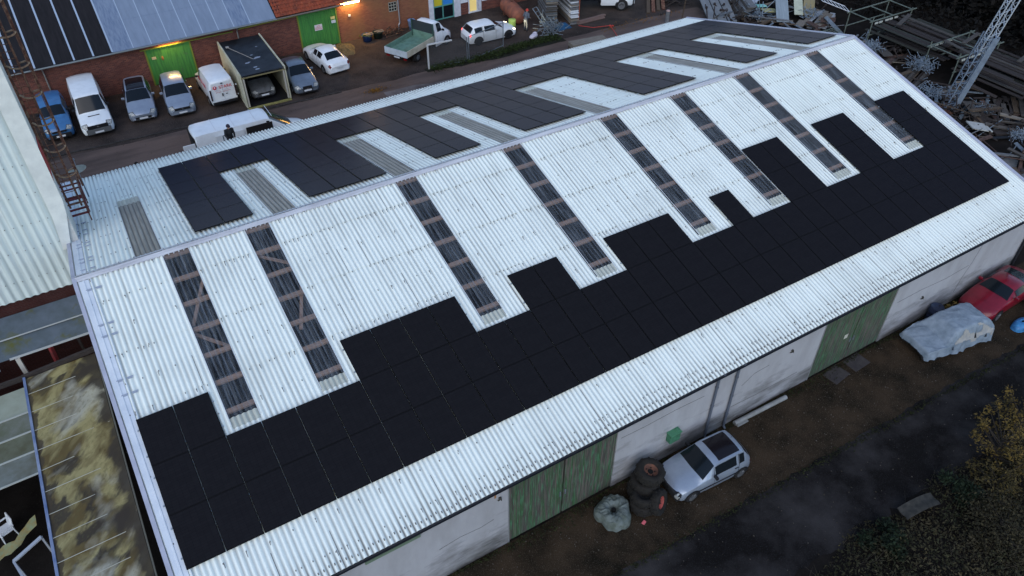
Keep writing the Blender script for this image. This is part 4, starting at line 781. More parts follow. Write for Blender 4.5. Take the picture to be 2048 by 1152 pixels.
vehicle('parked_car','silver saloon with black grille right of the cream open box',(20.0,26.35,0),F_-.06,sedan(4.75,.89,1.45),None,greyp,wheels=(.9,3.75),side=((5.1,6.4),(6.55,7.9)),ws=(4.05,5.0),rw=(8.05,8.95),lights=((.12,1.55,2.75,4.6),),grille=(.32,.3,.72),mir=(4.8,.08),seams=(4.95,6.5,7.7),rear=((11.1,11.8,2.2,3.4),),bump=(.22,.3))
vehicle('parked_car','white saloon parked nose in at the planked green gate',(22.75,28.15,0),B_+.09,sedan(4.85,.9,1.42,1.4,2.2,3.5,4.2),None,white,wheels=(.95,3.85),side=((5.1,6.4),(6.55,7.9)),ws=(4.05,5.0),rw=(8.05,8.95),lights=((.12,1.55,2.75,4.6),),rear=((10.6,11.7,2.5,3.85),),plates=(True,.72),mir=(4.8,.08),seams=(4.95,6.5,7.7))
def aclass(t,L,s,p):
    lm2=M('lit tail lamp',(.6,.02,.02),.3,emit=(1,.06,.05),estr=3.0); hl=M('lit headlamp',(1,.9,.7),.3,emit=(1,.85,.55),estr=7)
    p('lit_tail_light',lm2,9.15,9.9,2.6,3.7,.012,t); p('lit_tail_light',lm2,9.15,9.9,8.3,9.4,.012,t); p('lit_headlight',hl,.8,1.7,2.9,3.7,.012,t); p('lit_headlight',hl,.8,1.7,8.3,9.1,.012,t)
hatch2=S_(*[(x*4.35/3.56,zb,wl*1.08,zbt*1.03,wb*1.08,zt*1.01,wt*1.08) for x,zb,wl,zbt,wb,zt,wt in hatch])
vehicle('parked_car','white hatchback with red tail lamps glowing beside the mesh fence',(35.48,25.85,0),R(-2),hatch2,None,white,Rw=.33,rim=blackp,wheels=(.85,3.5),side=((5.15,6.6),(6.75,8.0)),ws=(4.08,5.0),rw=(8.15,9.0),mir=(4.9,.06),seams=(4.95,6.7),plates=(True,.75),extra=aclass,bump=(.24,.32))
# white high-roof van behind the hall, side and rear doors open
def bigvan(t,L,s,p):
    m=MB(); m.box((.3,-1.0,1.4),(1.6,.04,1.6)); d=m.build('load_opening',M('dark interior',(.012,.01,.01),.9),t)
    m=MB(); m.box((-1.5,-1.05,1.4),(1.7,.05,1.6)); m.build('sliding_door',white,t,bev=.03)
    m=MB(); m.box((-L/2-.02,-.0,1.4),(.02,1.6,1.7)); m.build('rear_opening',M('dark interior',(.012,.01,.01),.9),t)
    m=MB(); m.box((-L/2-.36,-.97,1.2),(.7,.05,1.7)); m.build('rear_door',white,t,bev=.03)
    for x in(-2.2,-1.1,.2,1.2): m=MB(); m.box((x,0,2.43),(.03,1.5,.012)); m.build('roof_seam',M('roof seam',(.6,.62,.65),.5),t)
vehicle('delivery_van','long white high roof van with open side door standing close behind the warehouse',(14.5,18.65,0),R(0),van(7.1,1.0,2.4,.9,2.5,0),None,white,Rw=.34,wheels=(1.0,5.0),side=((5.1,5.9),),ws=(4.05,5.0),lights=((.12,1.55,2.75,4.6),),bump=(.3,.6),mir=(4.9,.2,0),seams=(4.9,),extra=bigvan)
# cream box body with a car inside
bxm=M('cream box panel',(.5,.48,.36),.6,col2=(.36,.34,.22),scale=1.2,amt=(.4,.7)); tarpd=M('dark wet roof sheet',(.016,.018,.022),.4,col2=(.006,.006,.007),scale=1.1,amt=(.42,.6))
bx=thing('box_garage','cream walled open box with sagging dark roof sheltering a dusty car','container',(17.2,27.3,0),R(-1.5))
for sx,nm in((-1,'side_wall'),(1,'side_wall')):
    m=MB(); m.bb(sx*1.5-.05,sx*1.5+.05,-3.1,3.15,.05,2.42); m.build(nm,bxm,bx,bev=.01)
    m=MB(); m.bb(sx*1.36-.05,sx*1.36+.05,-3.12,-3.0,.1,2.25); m.build('door_post',M('pale post',(.4,.38,.32),.6),bx)
m=MB(); m.bb(-1.45,1.45,3.05,3.15,.05,2.3); m.build('end_wall',bxm,bx)
m=MB(); m.grid([[(-1.45+2.9*i/16,-3.1+6.2*j/30,2.34-.14*math.sin(PI*i/16)*math.sin(PI*j/30)**.5+.02*noise.noise((i*.5,j*.4,1))) for i in range(17)] for j in range(31)]); m.grid([[(-1.45,-3.1,2.3),(1.45,-3.1,2.3)],[(-1.45,-3.11,2.2),(1.45,-3.11,2.2)]],smooth=False); m.build('roof_sheet',tarpd,bx,recalc=False)
m=MB(); m.bb(-1.5,1.5,-3.13,-3.09,2.16,2.24); m.build('lintel',M('yellowed lintel',(.2,.17,.08),.7),bx)
m=MB()
for x,y,r_ in((.35,-.4,.22),(.15,-.5,.13),(-.5,-1.0,.16),(-.35,-.9,.1),(-.2,-1.9,.14),(-.15,-2.3,.15),(.1,.2,.1),(.75,1.3,.09)): m.add([(x+r_*math.cos(k*PI/6)*(1+.3*math.sin(k*2)),y+r_*.6*math.sin(k*PI/6),2.345-.14*math.sin(PI*(x+1.45)/2.9)*math.sin(PI*(y+3.1)/6.2)**.5+.008) for k in range(12)],[tuple(range(12))])
m.build('puddle',M('roof puddle',(.25,.28,.33),.05),bx)
m=MB(); m.bb(-1.5,1.5,-3.35,-3.1,0,.06); m.build('sill',M('mossy yellow sill',(.34,.3,.1),.8,col2=(.15,.14,.05),scale=4),bx)
m=MB(); m.bb(-1.4,1.4,-3.05,3.05,.04,.07); m.build('floor',blackp,bx)
t=thing('roof_rod','thin metal rod with a bracket lying across the dark box roof','rod',(16.6,28.2,2.36)); m=MB(); m.cyl((-.45,.95,.02),(.55,-1.65,-.02),.018); m.box((-.47,1.0,.04),(.22,.14,.08)); m.build('rod',M('pale rod',(.32,.3,.27),.5),t)
vehicle('parked_car','dusty grey car parked inside the cream open box',(17.1,26.75,.08),F_-.02,sedan(4.1,.83,1.38),None,dkcar,wheels=(.85,3.3),side=((5.1,6.4),(6.55,7.9)),ws=(4.05,5.0),rw=(8.05,8.95),lights=((.12,1.55,2.75,4.6),),grille=(.4,.5,.58),bump=(.24,.34),mir=(4.8,.08),seams=(4.95,))
# flatbed pick-up truck
fb=thing('flatbed_truck','white flatbed truck with pale green load bed beside the mesh fence','truck',(29.6,26.3,0),R(27))
cab=S_((0,.35,.75,.8,.72,.86,.6),(.12,.3,.93,.9,.88,.98,.76),(.45,.3,.96,1.05,.9,1.15,.8),(.8,.3,.96,1.2,.92,1.32,.84),(1.35,.3,.97,1.3,.94,1.98,.74),(1.6,.3,.97,1.3,.94,2.12,.76),(2.15,.3,.97,1.32,.94,2.12,.76),(2.25,.3,.96,1.32,.93,2.05,.74))
ct=vehicle('truck_cab','cab',(1.95,0,0),0,cab,None,white,Rw=.34,wheels=(.78,),side=((4.08,5.6),),ws=(3.05,4.0),lights=((.12,1.55,2.75,4.6),),bump=(.32,.6),mir=(3.9,.1,0),seams=(3.8,5.8),plates=(True,False))
for k in [c for c in bpy.data.objects if c.parent==ct]: k.parent=fb; k.location=(1.95,0,0)
bpy.data.objects.remove(ct)
gbed=M('pale green bed',(.13,.24,.19),.75,col2=(.09,.165,.125),scale=2.2,amt=(.4,.65)); cream=M('cream dropside',(.52,.48,.38),.6,col2=(.4,.36,.27),scale=2); wside=M('white dropside',(.5,.56,.6),.5,col2=(.4,.45,.48),scale=3)
m=MB(); m.bb(-2.75,.55,-1.0,1.0,.88,.95); 
for x in(-1.9,-.9): m.bb(x-.03,x+.03,-.98,.98,.95,.985)
m.build('load_bed',gbed,fb)
m=MB(); m.bb(-2.75,.55,-1.05,-1.0,.86,1.32); m.build('dropside',cream,fb); m=MB(); m.bb(-2.75,.55,1.0,1.05,.86,1.32); m.build('dropside',gbed,fb); m=MB(); m.bb(-2.8,-2.75,-1.05,1.05,.84,1.3); m.build('tailboard',wside,fb)
m=MB(); m.bb(.55,.62,-1.0,1.0,.86,1.45); m.build('headboard',gbed,fb); m=MB(); m.bb(.6,.65,-1.0,1.0,1.45,2.2); m.build('cab_guard',M('dark mesh guard',(.03,.04,.045),.5),fb)
for sx in(-1,1): m=MB(); m.bb(.5,.6,sx*1.0-.04,sx*1.0+.04,.86,2.25); m.build('guard_post',M('dark green post',(.03,.07,.06),.6),fb)
m=MB(); m.bb(-2.6,2.2,-.4,.4,.5,.86); m.build('chassis',blackp,fb)
for sgn in(-1,1):
    m=MB(); m.lathe([(.2,0),(.3,0),(.34,-.04),(.34,-.3),(.2,-.34)],(-1.35,sgn*.92,.34),(0,sgn,0),20); wh=m.build('wheel',rubber,fb); m=MB(); m.lathe([(.001,-.08),(.1,-.06),(.2,0.0),(.21,-.02)],(-1.35,sgn*.92,.34),(0,sgn,0),16); m.build('rim',rimm,wh)
    m=MB(); m.bb(-2.78,-2.7,sgn*.8-.13,sgn*.8+.13,.62,.74); m.build('tail_light',redlens,fb)
    m=MB(); m.bar((-1.9,sgn*.95,.6),(-.9,sgn*.95,.8),.03,.08); m.build('mudguard',blackp,fb)
m=MB(); m.box((-2.72,0,.68),(.02,.5,.1)); m.build('number_plate',plate,fb)
# large white lorry at the top edge
lo=thing('lorry','white lorry with dark bumper at the top of the yard','truck',(47.1,26.7,0),R(-30))
lp=S_((0,.5,1.0,1.0,.95,1.2,.9),(.12,.45,1.15,1.2,1.1,1.5,1.0),(.5,.45,1.18,1.5,1.12,1.75,1.02),(.9,.45,1.18,1.7,1.14,2.0,1.05),(1.7,.45,1.2,1.75,1.15,2.75,1.0),(2.0,.45,1.2,1.75,1.15,2.85,1.0),(2.8,.45,1.2,1.75,1.15,2.85,1.0),(2.9,.5,1.18,1.75,1.13,2.8,.98))
ct=vehicle('lorry_cab','cab',(1.2,0,0),0,lp,None,white,Rw=.46,wheels=(1.05,),side=((4.08,5.6),),ws=(3.05,4.0),grille=(.62,.95,1.28),bump=(.4,.82),mir=(3.9,.2,0),plates=(False,False),tyrew=.28,lights=((.12,1.55,2.75,4.6),))
for k in [c for c in bpy.data.objects if c.parent==ct]: k.parent=lo; k.location=(1.2,0,0)
bpy.data.objects.remove(ct)
m=MB(); m.bb(-5,-.2,-1.2,1.2,1.0,1.15); m.bb(-5,-.2,-1.22,-1.18,1.15,1.7); m.bb(-5,-.2,1.18,1.22,1.15,1.7); m.build('load_bed',M('grey bed',(.2,.22,.25),.6),lo); m=MB(); m.bb(-4.8,1.5,-.45,.45,.6,1.0); m.build('chassis',blackp,lo)
for sgn in(-1,1): m=MB(); m.lathe([(.26,0),(.42,0),(.46,-.05),(.46,-.5),(.3,-.55)],(-3.4,sgn*1.15,.46),(0,sgn,0),20); m.build('wheel',rubber,lo); m=MB(); m.box((2.7,sgn*.62,.62),(.06,.5,.2)); m.build('headlight',M('bright lamp glass',(.7,.72,.74),.2),lo)
# tarpaulin covered car
cv=thing('covered_car','car wrapped in a torn pale grey tarpaulin near the white wall','car',(36.75,-14.55,0),R(-7.5))
tpm=M('pale blue grey tarpaulin',(.24,.29,.345),.5,col2=(.14,.18,.22),scale=2.0,bump=.25,bscale=3.5)
XS=.84; prof=[(-2.4,.45,.62),(-2.3,.74,.8),(-1.2,.95,.9),(-.55,1.36,.9),(-.2,1.44,.9),(.6,1.5,.9),(1.3,1.46,.92),(1.9,1.35,.92),(2.25,1.05,.88),(2.4,.5,.7)]
def pv(x):
    for a_,b_ in zip(prof,prof[1:]):
        if a_[0]<=x<=b_[0]: k=(x-a_[0])/(b_[0]-a_[0]); return a_[1]*(1-k)+b_[1]*k,a_[2]*(1-k)+b_[2]*k
    return prof[-1][1:]
m=MB(); P=[]
for i in range(141):
    x=-2.4+4.8*i/140; h,w_=pv(x); row=[]
    for j in range(81):
        q=-1+2*j/80; aa=abs(q)
        bz=min(h-.02,.86); rw_=.64*w_; cab=max(0,min(1,(h-.9)/.4))
        if aa<.42: t_=aa/.42; yy=t_*(rw_*cab+.86*w_*(1-cab)); z=h-.05*t_**2
        elif aa<.68: t_=(aa-.42)/.26; e_=t_*t_*(3-2*t_); y0=rw_*cab+.86*w_*(1-cab); yy=y0+(w_*.98-y0)*t_**.8; z=h-.05+(bz-.04-h+.05)*e_
        else: t_=(aa-.68)/.32; hem=.3+.1*math.sin(x*2.6+q)+.09*noise.noise((x*2.5,q,4)); yy=w_*.98+.1*t_+.035*math.sin(x*9+2*math.sin(x*3))*t_; z=bz-.04-(bz-.04-hem)*t_
        y=math.copysign(yy,q)
        rg=lambda a,b,c:1-2*abs(noise.noise((a,b,c))); wr=.025*noise.noise((x*2.2+q*1.5,q*3.5,3))+.03*max(0,rg(x*1.1+q*1.8,q*1.5-x*.5,3))**6+.014*max(0,rg(x*2.6-q*2,q*2.5+x*1.3,7))**5+.03*(noise.noise((x*1.2,q*2,9))); dr=.05*abs(math.sin(x*4+q*5))*max(0,aa-.55)
        row.append((XS*(x+wr*.5),y+math.copysign(dr*.4+wr*.7,q),max(.2,z+wr*.8)))
    P.append(row)
m.grid(P); m.build('tarpaulin',tpm,cv)
m=MB(); m.grid([[(x,y*.86,max(.2,z-.06)) for x,y,z in r_] for r_ in P]); m.build('car_body',M('dark body under cover',(.012,.012,.014),.5),cv)
for wx in(-1.5,1.35):
    for sgn in(-1,1): m=MB(); m.lathe([(.01,0),(.26,0),(.3,-.04),(.3,-.2)],(wx*XS,sgn*.84,.3),(0,sgn,0),16); m.build('wheel',rubber,cv)
m=MB(); tr=MB()
for (i,j) in((44,6),(112,8),(90,12)):
    a_=Vector(P[i][j]);b_=Vector(P[i+5][j]);c_=Vector(P[i+3][j+5]); n=(b_-a_).cross(c_-a_).normalized(); n=n if n.y<0 or n.z>0 else -n; tr.add([a_+n*.02,b_+n*.02,c_+n*.02],[(0,1,2)])
tr.build('tear',blackp,cv)
m=MB(); off=Vector((0,-.012,.012))
for i in range(50,132):
    for j in range(7,22):
        if noise.noise((i*.05,j*.16,2))+.55-abs(j-13)/9-abs(i-95)/110>0: m.quad(*[tuple(Vector(P[a_][b_])+off) for a_,b_ in((i,j),(i,j+1),(i+1,j+1),(i+1,j))])
m.build('faded_patch',M('faded beige sheet',(.34,.33,.3),.6,col2=(.26,.265,.265),scale=3),cv)
# ------------------------------------------------------------------ front strip
random.seed(21)
tyr=M('old tyre',(.01,.0095,.009),.9,col2=(.018,.0155,.013),scale=6); rr=M('rusty wheel rim',(.17,.07,.04),.8,col2=(.08,.04,.03),scale=6); rrd=M('red wheel rim',(.36,.06,.05),.6,col2=(.2,.05,.04),scale=5)
def tyre(loc,axis,r,w_,rimmat,label,tread=True):
    t=thing('tractor_tyre' if r>.5 else 'old_tyre',label,'tyre',loc,0,'old tyres beside the silver hatchback'); ax=Vector(axis).normalized()
    m=MB(); m.lathe([(r*.5,-w_*.36),(r*.7,-w_*.5),(r*.93,-w_*.45),(r,-w_*.3),(r,w_*.3),(r*.93,w_*.45),(r*.7,w_*.5),(r*.5,w_*.36),(r*.5,-w_*.36)],(0,0,0),ax,26)
    if tread:
        a_=ax.orthogonal().normalized(); b_=ax.cross(a_)
        for i in range(22):
            th=i*2*PI/22; d=a_*math.cos(th)+b_*math.sin(th); sd=(1 if i%2 else -1); m.bar(d*(r+.01)+ax*w_*.02*sd,d*(r-.02)+ax*w_*.42*sd,.06,.05,up=d)
    o=m.build('tyre',tyr,t)
    if rimmat:
        m=MB(); m.lathe([(r*.2,w_*.12),(r*.36,w_*.1),(r*.46,w_*.3),(r*.52,w_*.34)],(0,0,0),ax,20); a_=ax.orthogonal().normalized(); b_=ax.cross(a_)
        m.build('rim',rimmat,t); m=MB(); m.cyl(ax*w_*.0,ax*w_*.13,r*.19,n=14); 
        for i in range(5): th=i*2*PI/5; p=a_*math.cos(th)*r*.31+b_*math.sin(th)*r*.31; m.cyl(p+ax*w_*.1,p+ax*w_*.13,r*.055,n=8)
        m.build('hub_hole',M('dark hub',(.006,.006,.006),.9),t)
tyre((19.55,-13.85,.26),(0,0,1),.56,.5,None,'large tyre at the bottom of the stack by the white wall')
tyre((19.6,-13.88,.76),(.06,0,1),.56,.5,None,'large tyre in the middle of the stack by the white wall')
tyre((19.75,-13.9,1.28),(.12,-.12,1),.55,.46,rr,'rusty rimmed tyre on top of the stack by the white wall')
tyre((19.2,-14.35,.24),(0,0,1),.5,.44,rubber,'big worn tyre lying flat in front of the tyre stack')
tyre((19.22,-14.32,.62),(.15,.1,1),.46,.34,rubber,'smaller black tyre lying on the flat tyre in front of the stack')
tyre((19.62,-14.72,.5),(.45,-.85,.28),.5,.34,rrd,'tyre with red rim leaning upright at the front of the stack')
bt=M('mildewed grey cover',(.14,.165,.16),.8,col2=(.07,.085,.07),scale=3,bump=.7,bscale=5)
t=thing('covered_bundle','round bundle under a crumpled mildewed grey cover on the gravel','bundle',(18.05,-14.05,0))
m=MB(); P=[]
for i in range(41):
    u=i/40; row=[]
    for j in range(97):
        th=2*PI*j/96; r_=.07+.6*math.sin(min(u*1.12,1)*PI/2)**.8*(1+.06*math.sin(3*th)+.05*math.sin(5*th+1)+(.13 if False else .1*max(0,math.cos(th+1.9))**4)); z=.5*math.cos(u*PI/2)**.55 if u>.05 else .4
        if u<.2: z-= (1-u/.2)*.14
        wr=.05*noise.noise((math.cos(th)*3,math.sin(th)*3,u*4)); fold=(.05*noise.noise((math.cos(th)*1.6+7,math.sin(th)*1.6,u*2.0))+.05*max(0,1-2.2*abs(noise.noise((math.cos(th)*3.2+u*2,math.sin(th)*3.2-u*3,1))))**2-.02)*math.sin(min(1,u*1.3)*PI)
        row.append((r_*math.cos(th)+wr,r_*math.sin(th)+wr,max(.015,z+wr+fold)))
    P.append(row)
m.grid(P); m.build('cover',bt,t); m=MB(); m.cyl((0,0,.28),(0,0,.37),.09,n=12); m.build('opening',M('dark hole',(.005,.005,.005),.9),t)
t=MB(); t.box((0,0,.03),(.16,.12,.06),rz=.4); t.box((.03,.02,.07),(.08,.07,.03),rz=.9); tag(t.build('litter',M('pink red litter',(.6,.13,.15),.6),loc=(18.83,-14.92,0),bev=.01),'small crumpled pink red wrapper lying on the gravel','litter')
t=MB(); t.cyl((24.95,-13.22,.11),(27.85,-13.3,.11),.1,n=14); t.bb(25.0,25.6,-13.4,-13.12,.005,.04); tag(t.build('drain_pipe',M('grey pipe plastic',(.27,.28,.28),.6,col2=(.2,.2,.19),scale=3)),'grey pipe lying on the ground along the white wall','pipe')
pl=M('rubber mat',(.035,.03,.032),.75,col2=(.055,.048,.046),scale=4)
for (x,y,rz,lab) in((30.83,-13.46,.13,'left of the two dark flat mats before the old green door'),(32.2,-13.42,.06,'right of the two dark flat mats before the old green door')):
    m=MB(); m.box((0,0,.02),(1.02,.74,.035)); m.box((0,0,.045),(.92,.64,.012)); tag(m.build('floor_mat',pl,loc=(x,y,0),rz=rz,bev=.01),lab,'mat','dark mats before the green door')
t=thing('barrel','dark blue barrel standing between the white wall and the covered car','barrel',(37.5,-13.38,0)); m=MB(); m.lathe([(.001,0),(.29,0),(.31,.06),(.31,.28),(.33,.31),(.31,.34),(.31,.58),(.33,.61),(.31,.64),(.31,.86),(.29,.9),(.27,.87),(.001,.87)],(0,0,0),(0,0,1),22); m.build('drum',M('dark blue plastic',(.022,.03,.06),.4),t); m=MB(); m.cyl((.14,0,.87),(.14,0,.9),.035); m.build('bung',blackp,t)
t=thing('weed','yellowing weed growing at the wall foot behind the barrel','plant',(38.35,-13.5,0)); leaves(160,lambda:(random.gauss(0,.3),random.gauss(0,.14),random.uniform(.1,.6)),.08).build('foliage',leafy,t,recalc=False); m=MB(); [m.cyl((0,0,0),(random.gauss(0,.25),random.gauss(0,.1),.5),.01,.004,n=4) for i in range(8)]; m.build('stem',M('plant stem',(.06,.05,.02),.9),t)
t=thing('plastic_sack','bright blue plastic sack slumped on the asphalt by the red coupe','sack',(40.75,-15.85,0)); m=MB(); P=[]
for i in range(13):
    row=[]
    for j in range(25): th=2*PI*j/24; u=i/12; r_=.46*math.sin(u*PI*.5+.08)**.7*(1+.18*math.cos(2*th)+.1*noise.noise((th*2,u*3,1))); row.append((r_*math.cos(th)*1.1,r_*math.sin(th)*.85,max(.01,.36*math.cos(u*PI/2)+.06*noise.noise((th*3,u*5,2)))))
    P.append(row)
m.grid(P); m.build('sack',M('blue plastic film',(.06,.26,.52),.3,col2=(.03,.12,.28),scale=5,bump=.6,bscale=8),t); m=MB(); m.sph((.12,-.05,.33),.13,8,sc=(1,.8,.35)); m.build('contents',blackp,t)
t=thing('trailer','dark low trailer with a jockey wheel at the right edge of the asphalt','trailer',(41.9,-17.3,0),R(60)); m=MB(); m.bb(-.1,2.0,-.7,.7,.4,.62); m.build('load_bed',M('dark trailer box',(.05,.03,.03),.7),t); m=MB(); m.bar((-1.5,0,.35),(0,0,.5),.07,.07); m.bar((-1.35,0,.05),(-1.35,0,.75),.05,.05); m.bar((-1.5,-.12,.36),(-1.2,.12,.36),.12,.06); m.build('drawbar',steel,t)
for s in(-1,1): m=MB(); m.lathe([(.01,0),(.26,0),(.3,-.05),(.3,-.2)],(.9,s*.85,.3),(0,s,0),16); m.build('wheel',rubber,t)
m=MB(); m.lathe([(.01,0),(.1,0),(.12,-.03),(.12,-.08)],(-1.35,.05,.12),(0,1,0),12); m.build('jockey_wheel',rubber,t)
m=MB(); P=[[(-.82+1.64*i/12,-.26+.52*j/4,.55-.14*(i/6-1)**2+.03*math.sin(j*2)) for j in range(5)] for i in range(13)]; m.grid(P); m.grid([[(x,y,z-.03) for x,y,z in r_] for r_ in P]); t=thing('curved_board','bowed mossy board tilted on the undergrowth beside the asphalt','board',(27.9,-19.85,0),R(-7)); m.build('board',M('mossy board',(.05,.047,.04),.9,col2=(.023,.023,.02),scale=4),t)
# shrubs and trees
bark=M('bark',(.045,.036,.028),.95,col2=(.025,.02,.017),scale=6,bump=.4)
def tree(name,label,cat,loc,h,rad,n,leaf,size,mat,group=None,low=.25,lumps=9):
    t=thing(name,label,cat,loc,random.uniform(0,6),group); m=MB(); C=[]; tips=[]
    for i in range(lumps):
        th=random.uniform(0,6.28); q=random.uniform(.15,.85)*rad; z=h*random.uniform(low,.92); C.append((Vector((q*math.cos(th),q*math.sin(th),z)),rad*random.uniform(.28,.5)*(.55 if lumps>30 else 1)))
    m.cyl((0,0,0),(0,0,h*.5),.035*h**.9,.02*h**.9,n=8); m.cyl((0,0,h*.5),(random.uniform(-.2,.2),0,h*.9),.02*h**.9,.005*h,n=6)
    for c,r_ in C: m.cyl((0,0,min(h*.45,c.z*.55)),tuple(c),.012*h**.9,.004*h**.9,n=5); [m.cyl(tuple(c),tuple(c+Vector((random.gauss(0,.5),random.gauss(0,.5),random.gauss(.2,.4)))*r_),.005*h**.8,.002,n=3,cap=False) for k in range(5)]
    m.build('trunk' if h>2.4 else 'stem',bark,t)
    def fn():
        c,r_=random.choice(C); d=Vector((random.gauss(0,1),random.gauss(0,1),random.gauss(0,.8))).normalized()*r_*random.uniform(.25,1.08); return c+d
    leaves(n,fn,size).build('crown',mat,t,recalc=False); return t
tree('yellow_shrub','tall loose shrub with yellow autumn leaves at the asphalt edge','shrub',(32.5,-19.85,0),2.6,1.35,1700,None,.055,leafy,low=.08,lumps=34)
tree('yellow_shrub','low yellow green shrub below the tall autumn shrub','shrub',(34.3,-19.6,0),2.4,1.25,1500,None,.055,leafy,low=.08,lumps=32)
tree('yellow_shrub','wide low yellow brown shrub spreading over the scrub edge','shrub',(31.3,-20.7,0),1.4,1.3,1500,None,.05,M('tawny leaves',(.1,.07,.018),.9,col2=(.035,.03,.012),scale=3),low=.08,lumps=32)
tree('brown_shrub','straggly brown shrub in the bottom right corner of the scrub','shrub',(29.6,-22.2,0),1.5,1.6,3500,None,.05,M('brown leaves',(.05,.04,.018),.9,col2=(.02,.018,.009),scale=3),low=.1,lumps=20)
tree('green_bush','dark green bush at the corner where undergrowth meets asphalt','bush',(25.6,-20.2,0),.9,.9,1500,None,.07,M('dark green leaves',(.012,.024,.009),.9,col2=(.007,.012,.006),scale=3),low=.1)
tree('green_bush','dark green bush left of the bowed mossy board','bush',(29.8,-20.3,0),1.0,.8,1200,None,.07,MATS['dark green leaves'],low=.1)
for i,(x,y,h,r_) in enumerate([(70,19,7,3.4),(72,14.5,8,3.6),(71.5,10,7.5,3.4),(73,5.5,8,3.8),(72,1,7,3.4),(74,-3.5,8,3.6),(68,22.5,7,3.2),(64,25.5,6.5,3.0),(77,18,9,4),(78,10,9.5,4),(78,2,9.5,4),(72,-9,8,3.6),(59,28,6,2.8)]):
    tree('dark_tree','dark leafless looking tree in the black mass behind the scaffold racks','tree',(x,y,0),h,r_,2300,None,.3,leafdk,'dark trees behind the scaffold racks',low=.08,lumps=14)
tag(leaves(14000,lambda:(random.uniform(64,82),random.uniform(-12,28),abs(random.gauss(0,.7))),.2).build('brambles',leafdk,recalc=False),'dark bramble thicket beneath the trees behind the racks','brambles',kind='stuff')
# ------------------------------------------------------------------ scaffold yard beyond the right gable
random.seed(5)
gal=M('pale scaffold tube',(.2,.24,.27),.5,.3,col2=(.12,.145,.165),scale=5); galg=M('greenish scaffold tube',(.17,.2,.17),.55,.2,col2=(.1,.12,.1),scale=5)
def plank(c,L_,w_,h_,rz,mat,label,group,name='scaffold_board',tilt=0):
    m=MB(); m.box((0,0,0),(L_,w_,h_)); m.box((L_/2-.02,0,0),(.05,w_*1.02,h_*1.08)); m.box((-L_/2+.02,0,0),(.05,w_*1.02,h_*1.08))
    o=m.build(name,mat); o.location=c; o.rotation_euler=(0,tilt,rz); return tag(o,label,'board',group)
RK=[11.47,9.3,4.2,1.85,-3.8,-6.0]
def rack(y0,y1,label):
    t=thing('scaffold_rack',label,'rack',(62.2,(y0+y1)/2,0)); h=abs(y1-y0)/2
    for y in(-h,h):
        for x in(-2.3,2.3): m=MB(); m.cyl((x,y,0),(x,y,2.3 if x<0 else 2.15),.045,n=8); m.build('post',galg,t)
        m=MB(); m.cyl((-2.6,y,2.0),(2.8,y,2.0),.055,n=8); m.build('cross_beam',galg,t); m=MB(); m.cyl((-2.4,y,.9),(2.4,y,.9),.05,n=8); m.build('cross_beam',galg,t)
    for x in(-2.3,2.3,.0): m=MB(); m.cyl((x,-h,2.02),(x,h,2.02),.045,n=8); m.build('top_rail',galg,t)
rack(RK[0],RK[1],'far end scaffold rack with a bare tube frame on top'); rack(RK[2],RK[3],'middle scaffold rack beside the leaning lattice mast'); rack(RK[4],RK[5],'near scaffold rack cut off by the right picture edge')
for lv,(z,xs_) in enumerate(((.98,[60.3+i*.36 for i in range(14)]),(1.5,[60.5+i*.4 for i in range(11)]))):
    for x in xs_:
        for (yc,L_) in((6.4,6.2),(.3,6.0),(-6.2,6.0)):
            if random.random()<.83: plank((x+random.uniform(-.04,.04),yc+random.uniform(-.8,.8),z+random.uniform(-.03,.12)),L_*random.uniform(.8,1.05),.28,.06,PI/2+random.gauss(0,.012),random.choice((wood_c,wood_c,wood_a,M('grey green board',(.045,.048,.038),.9,col2=(.025,.025,.022),scale=6,stretch=(.5,6,6)))),'long dark weathered scaffold board lying on the racks','scaffold boards on the racks')
for x,y in((61.2,2.9),(63.4,3.4),(62.1,8.2),(64,-.5)): plank((x,y,2.08),2.6,.3,.06,R(random.choice((20,12,80))),wood_a,f'grey short board lying across the rack tops at {"near" if y<3 else "far"} rack','short boards across the rack tops')
tt=0
for y in(RK[1]-.1,RK[3]-.15,RK[2]+.1):
    for i in range(5):
        m=MB(); m.box((0,0,0),(.34,.07,.12)); tag(m.build('board_clip',M('pale clip',(.45,.47,.42),.6),loc=(60.3+i*.55+random.uniform(-.1,.1),y,1.83)),'small pale end clip hanging under a rack beam','clip','pale clips under the rack beams')
# lattice mast of a hoist
lm_=thing('lattice_mast','tall leaning aluminium lattice hoist mast behind the right gable','mast',(56.5,-.5,0))
alum=M('blue grey aluminium',(.22,.28,.35),.45,.3,col2=(.16,.2,.26),scale=3)
def lattice(p0,p1,w_,d_,n,mat,nm,parent):
    p0=Vector(p0);p1=Vector(p1);ax=(p1-p0).normalized();sx=Vector((1,-.6,0)).normalized();sx=(sx-ax*sx.dot(ax)).normalized();sy=ax.cross(sx); m=MB()
    cs=[sx*a_*w_/2+sy*b_*d_/2 for a_,b_ in((-1,-1),(1,-1),(1,1),(-1,1))]
    for c in cs: m.bar(p0+c,p1+c,.06,.06)
    for k in range(4):
        a_,b_=cs[k],cs[(k+1)%4]
        for i in range(n):
            q0=p0+(p1-p0)*(i/n);q1=p0+(p1-p0)*((i+1)/n)
            if i%2: m.bar(q0+a_,q1+b_,.04,.03)
            else: m.bar(q0+b_,q1+a_,.04,.03)
    m.build(nm,mat,parent)
lattice((0,0,.1),(.62,-.5,5.35),.78,.62,14,alum,'lower_section',lm_); lattice((.45,-.36,4.0),(.98,-.78,8.0),.56,.46,10,M('pale aluminium',(.45,.5,.56),.4,.4),'upper_section',lm_)
